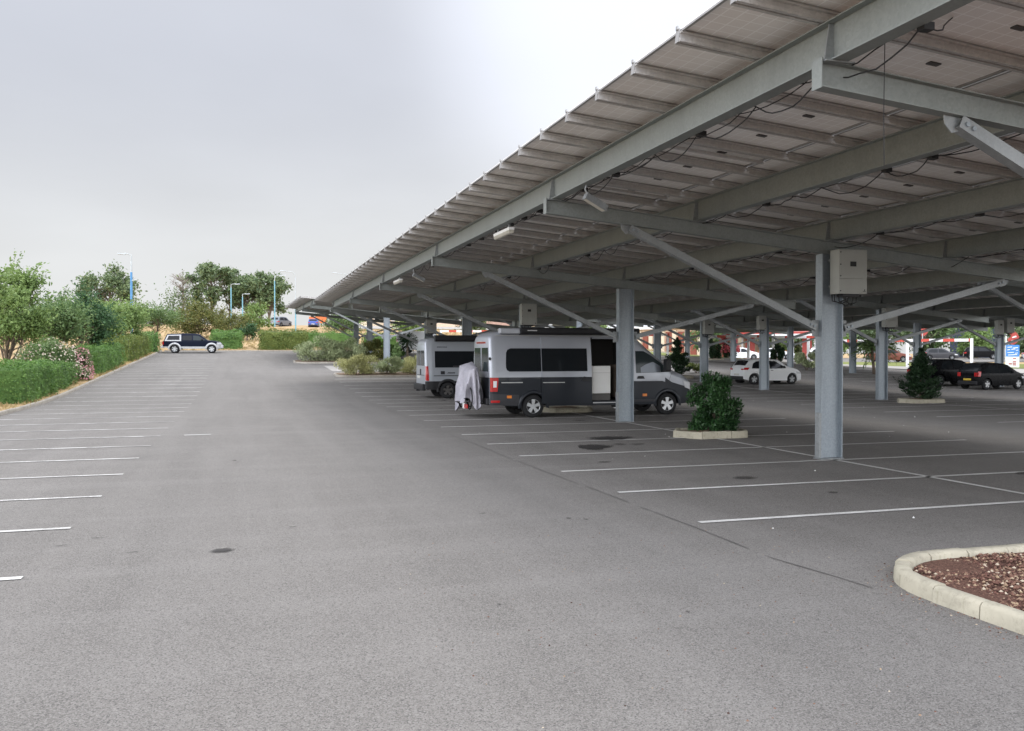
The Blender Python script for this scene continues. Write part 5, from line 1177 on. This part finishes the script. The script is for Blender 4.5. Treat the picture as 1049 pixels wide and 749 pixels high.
o = bpy.context.scene.objects['lamp_post']; m = MB(); m.prism([(-.12, -.04), (.12, -.04), (.1, .06), (-.1, .06)], (.0, 0, 6.9), (.6, 0, 7.0)); m.build('lower_lamp', M['greypole'], o)
lamp_post(7.9, 136.7, 9.0, 'tall grey curved lamp post with pale blue foot beside the far canopy tip', M['palepole'], 1.5, 0, .45, True, .10)
lamp_post(5.4, 152., 8.6, 'thin pale blue lamp post left of the curved one', M['palepole'], 1.0, math.pi, .9, False, .09)
lamp_post(-1.7, 168., 7.4, 'pale blue lamp post in front of the open-crowned skyline trees', M['palepole'], .8, math.pi, .92, False, .10)
lamp_post(.3, 172.6, 5.8, 'shorter pale blue lamp post right of the one before the skyline trees', M['palepole'], .6, math.pi, .92, False, .10)
lamp_post(16.6, 142., 9.0, 'lamp post whose head peeks over the edge of the long canopy', M['greypole'], 2., 0, .5, True, .09)
def barrier(pa, pb, posts, ztop, label, gs=None):
    a, b = Vector(pa), Vector(pb); d = (b-a); L = d.length; rz = math.atan2(d.y, d.x); z0 = ztop; gm = min(g(*a), g(*b))
    o = empty('height_barrier', (a.x, a.y, gm), rz, label, 'height barrier', 'red and white height barriers at the exits')
    m = MB(); sl_ = 0; m.box(0, L, -.05, .05, z0-gm, z0-gm+.24); m.build('bar', M['stripes'], o)
    for f in posts:
        p = a.lerp(b, f); m = MB(); m.box(L*f-.11, L*f+.11, -.085, .085, g(p.x, p.y)-gm-.1, z0-gm-.002 if 0 < f < 1 else z0-gm+.26); m.build('post', M['whitep'], o)
barrier((42.5, 74.8), (45.9, 71.1), (.05, .80), 3.42, 'left height barrier bar above the red oleander'); barrier((46.6, 69.9), (49.1, 67.3), (.0, .86), 3.30, 'middle height barrier above the white hatchback')
barrier((50.2, 65.9), (57.3, 57.8), (.0, .55, 1.0), 2.92, 'long right height barrier ending in a tall white post by the black cars')
barrier((21.5, 97.5), (27.0, 97.3), (.02, .98), 4.35, 'far height barrier seen between the two campervan roofs'); barrier((33.5, 83.5), (40.0, 77.5), (.02, .98), 3.65, 'height barrier in front of the peach shop wall')
# height limit sign, totem, thin posts
o = empty('road_sign', (74.1, 81.8, g(74, 82)), 0, 'round pale road sign with red rim above the long barrier', 'road sign'); m = MB(); m.tube([(0, 0, 0), (0, 0, 3.3)], .05, 8); m.build('post', M['greypole'], o)
rzs = math.atan2(81.8, 74.1)+math.pi/2
def disc(name, par, r_, mat, y0, y1, z): m = MB(); m.lathe([(0, y0), (r_, y0), (r_, y1), (0, y1)], 'y', 28); c = m.build(name, mat, par, (0, 0, z), (0, 0, rzs+math.pi)); return c
disc('rim', o, .56, M['redp'], .0, .03, 3.5); disc('face', o, .46, m_simple('pale_pink_sign_face', (.70, .50, .46), .5), .031, .045, 3.5)
o = empty('totem_sign', (65.3, 61.3, g(65, 61)), math.atan2(61.3, 65.3)-math.pi/2, 'blue and white totem sign with a red emblem on top, right of the double inverters', 'sign')
m = MB(); m.box(-.52, .52, -.1, .1, 0, .98); m.build('lower_panel', M['whitep'], o)
m = MB(); m.box(-.52, .52, -.1, .1, .982, 2.02); m.build('blue_panel', M['bluep'], o)
m = MB()
for k in range(5): m.box(.02, .28, -.115, -.102, .22+.14*k, .30+.14*k) if k != 3 else m.box(-.30, -.05, -.115, -.102, .3, .4)
m.build('red_price_mark', M['redp'], o)
m = MB()
for z, a, b in ((1.78, -.40, -.05), (1.72, .02, .40), (1.55, -.42, -.2), (1.60, -.1, .2), (1.5, .25, .42), (1.30, -.4, .1), (1.25, .18, .40), (1.1, -.35, .35)): m.poly([(a, z), (b, z+.03), (b, z+.10), (a, z+.06)], 'y', -.112, -.102)
m.build('white_lettering', M['whitep'], o)
m = MB(); m.poly([(-.30, 2.10), (.12, 2.05), (.46, 2.35), (.50, 2.75), (.30, 3.10), (.02, 3.28), (-.28, 3.05), (-.12, 2.78), (-.40, 2.55)], 'y', -.08, .08); em = m.build('red_emblem', M['redp'], o)
m = MB(); m.poly([(-.15, 2.3), (.2, 2.38), (.22, 2.48), (-.1, 2.42)], 'y', -.095, -.082); m.poly([(-.05, 2.62), (.3, 2.72), (.26, 2.84), (-.02, 2.74)], 'y', -.095, -.082); m.build('emblem_stroke', M['whitep'], em)
m = MB(); m.tube([(-.3, 0, -.1), (-.3, 0, .0)], .05); m.build('foot', M['greypole'], o)
def thin_post(x, y, h, label, mat='whitep'):
    o = empty('thin_post', (x, y, g(x, y)), 0, label, 'post'); m = MB(); m.tube([(0, 0, -.1), (0, 0, h)], .055, 8); m.build('pole', M[mat], o); m = MB(); m.lathe([(0, h+.05), (.07, h+.03), (.07, h), (0, h)], 'z', 10); m.build('cap', M['greypole'], o)
thin_post(69.5, 66.0, 2.9, 'thin pale post right of the tall barrier post'); thin_post(46.8, 70.0, 2.6, 'thin white post on the lawn behind the white hatchback')
# shop with peach piers, red awning, houses
o = empty('shop_building', (62.6, 138., g(62, 138)), math.atan2(114.6-137.7, 69.4-62.6), 'peach and red-brown shop front with grey roof edge, behind the van bonnet', 'building')
L = 27.; hb = 4.6
m = MB(); m.box(-4, L, 0, 12, -.3, hb); m.build('wall', M['wall_peach'], o)
for k in range(11):
    x = -3.4+k*2.75; m = MB(); m.box(x, x+1.25, -.16, -.004, -.3, hb-.5); m.build('red_panel', M['wall_red'], o)
    m = MB(); m.box(x+1.6, x+2.4, -.22, -.004, -.3, hb-.25); m.build('pier', M['wall_cream'], o)
m = MB(); m.box(-4.4, L+.4, -.55, 12.3, hb+.002, hb+.45); m.build('fascia', M['whitep'], o)
m = MB(); m.poly([(-.5, hb+.46), (12.2, hb+.46), (11.5, hb+1.7), (2.2, hb+1.7)], 'x', -4.3, L+.3); m.build('roof', M['roof_grey'], o)
o = empty('awning_stall', (72.5, 107.5, g(72, 107)), -.75, 'red awning with white trim and red side panels, above the white cars', 'awning')
for x in (-5, -1.5, 2, 5): m = MB(); m.box(x-.12, x+.12, -.12, .12, -.1, 3.2); m.build('post', M['whitep'], o)
m = MB(); m.poly([(-2.2, 3.2), (2.2, 3.2), (2.2, 4.2), (-2.2, 3.7)], 'x', -5.4, 5.4); m.build('canopy', M['redp'], o)
m = MB(); m.box(-5.45, 5.45, -2.26, -2.205, 3.1, 3.45); m.build('trim', M['whitep'], o)
for x in (-4.6, 3.2): m = MB(); m.box(x, x+1.3, .2, .3, -.1, 3.1); m.build('red_panel', M['redp'], o)
m = MB(); m.box(-3, 1, .6, 1.4, -.1, 1.2); m.build('counter', m_simple('orange_counter', (.4, .2, .08), .5), o)
def house(name, x, y, rz, L, D, h, label, wall, roof=None, win=3):
    o = empty(name, (x, y, g(x, y)), rz, label, 'house'); m = MB(); m.box(-L/2, L/2, -D/2, D/2, -.8, h); m.build('wall', M[wall], o)
    m = MB(); m.poly([(-D/2-.4, h+.004), (D/2+.4, h+.004), (0, h+D*.24)], 'x', -L/2-.4, L/2+.4); m.build('roof', M[roof or 'roof_tile'], o)
    for k in range(win):
        cx_ = -L/2+L*(k+.5)/win; m = MB(); m.box(cx_-.5, cx_+.5, -D/2-.03, -D/2-.004, h*.35, h*.78); w_ = m.build('window', M['glass'], o); m = MB()
        m.box(cx_-.62, cx_-.51, -D/2-.05, -D/2-.004, h*.32, h*.82); m.box(cx_+.51, cx_+.62, -D/2-.05, -D/2-.004, h*.32, h*.82); m.box(cx_-.62, cx_+.62, -D/2-.06, -D/2-.004, h*.27, h*.319); m.build('frame', M['whitep'], w_)
    return o
house('house', 33.5, 168., -.3, 14, 8, 3.6, 'low peach house with tiled roof above the white van', 'wall_peach')
house('house', 51., 172., -.35, 16, 8, 3.8, 'cream house with tiled roof behind the campervan roofs', 'wall_cream')
house('house', 24., 176., -.2, 9, 7, 3.2, 'small cream house with tiled roof left of the low peach one', 'wall_cream', win=2)
house('house', 79., 128., -.6, 16, 9, 4.4, 'pinkish building with grey roof behind the red awning', 'wall_pink', 'roof_grey', 4)
o = empty('navy_building', (118., 118., g(118, 118)), -.76, 'dark navy cladded building behind the tall barrier post', 'building'); m = MB(); m.box(-4, 4, 0, 9, -.3, 6.2); m.build('wall', M['navy_wall'], o)
m = MB(); m.box(-4.15, 4.15, -.15, 9.1, 6.204, 6.5); m.build('parapet', M['dgrey'], o); m = MB(); m.box(4.002, 4.3, .3, 1.0, -.2, 6.0); m.build('pale_corner_panel', M['roof_grey'], o); m = MB(); m.box(-2.5, 2.5, -.06, -.004, .3, 2.6); m.build('window', M['glass'], o)
o = empty('orange_sign_panel', (13.6, 166., g(13.6, 166)), 0, 'orange hoarding beyond the embankment road, above the small blue car', 'hoarding')
m = MB(); m.box(-1.6, 1.6, -.05, .05, .5, 1.7); m.build('panel', m_simple('orange_panel', (.6, .16, .05), .5), o); m = MB(); m.box(-1.4, -1.25, -.04, .04, -.2, .498); m.build('leg', M['greypole'], o); m = MB(); m.box(1.25, 1.4, -.04, .04, -.2, .498); m.build('leg', M['greypole'], o)

# dry tufts on the field and verge
def tufts(name, n, region, h, mat, label, cat):
    C = []
    for _ in range(n):
        x, y, z = region(); k = 7
        for _ in range(k): C.append((x+random.gauss(0, .12), y+random.gauss(0, .12), z+h*.35*random.uniform(.6, 1.2)))
    C = np.array(C); al = rng.normal(0, .35, (len(C), 3))+np.array([0, 0, 1.])
    return tag(link(name, quads_mesh(name, leaves(C, h, .16, 0, None, al, .1), mat)), label, cat, kind='stuff')
def f1():
    x = random.uniform(-60, 60); y = random.uniform(91, 146); return x, y, g(x, y)+.05
def f2():
    x = -7.5-random.random()**1.5*9; y = random.uniform(22, 90); return x, y, g(x, y)+.06
M['straw'] = m_leaf('straw_blades', [(.40, .29, .14), (.48, .36, .19), (.30, .24, .10)], .9, .2)
tufts('dry_grass', 5200, f1, .34, M['straw'], 'dry straw-coloured grass on the sloping field', 'grass'); tufts('dry_grass', 2600, f2, .16, M['straw'], 'dry grass and litter under the left hedges', 'grass')
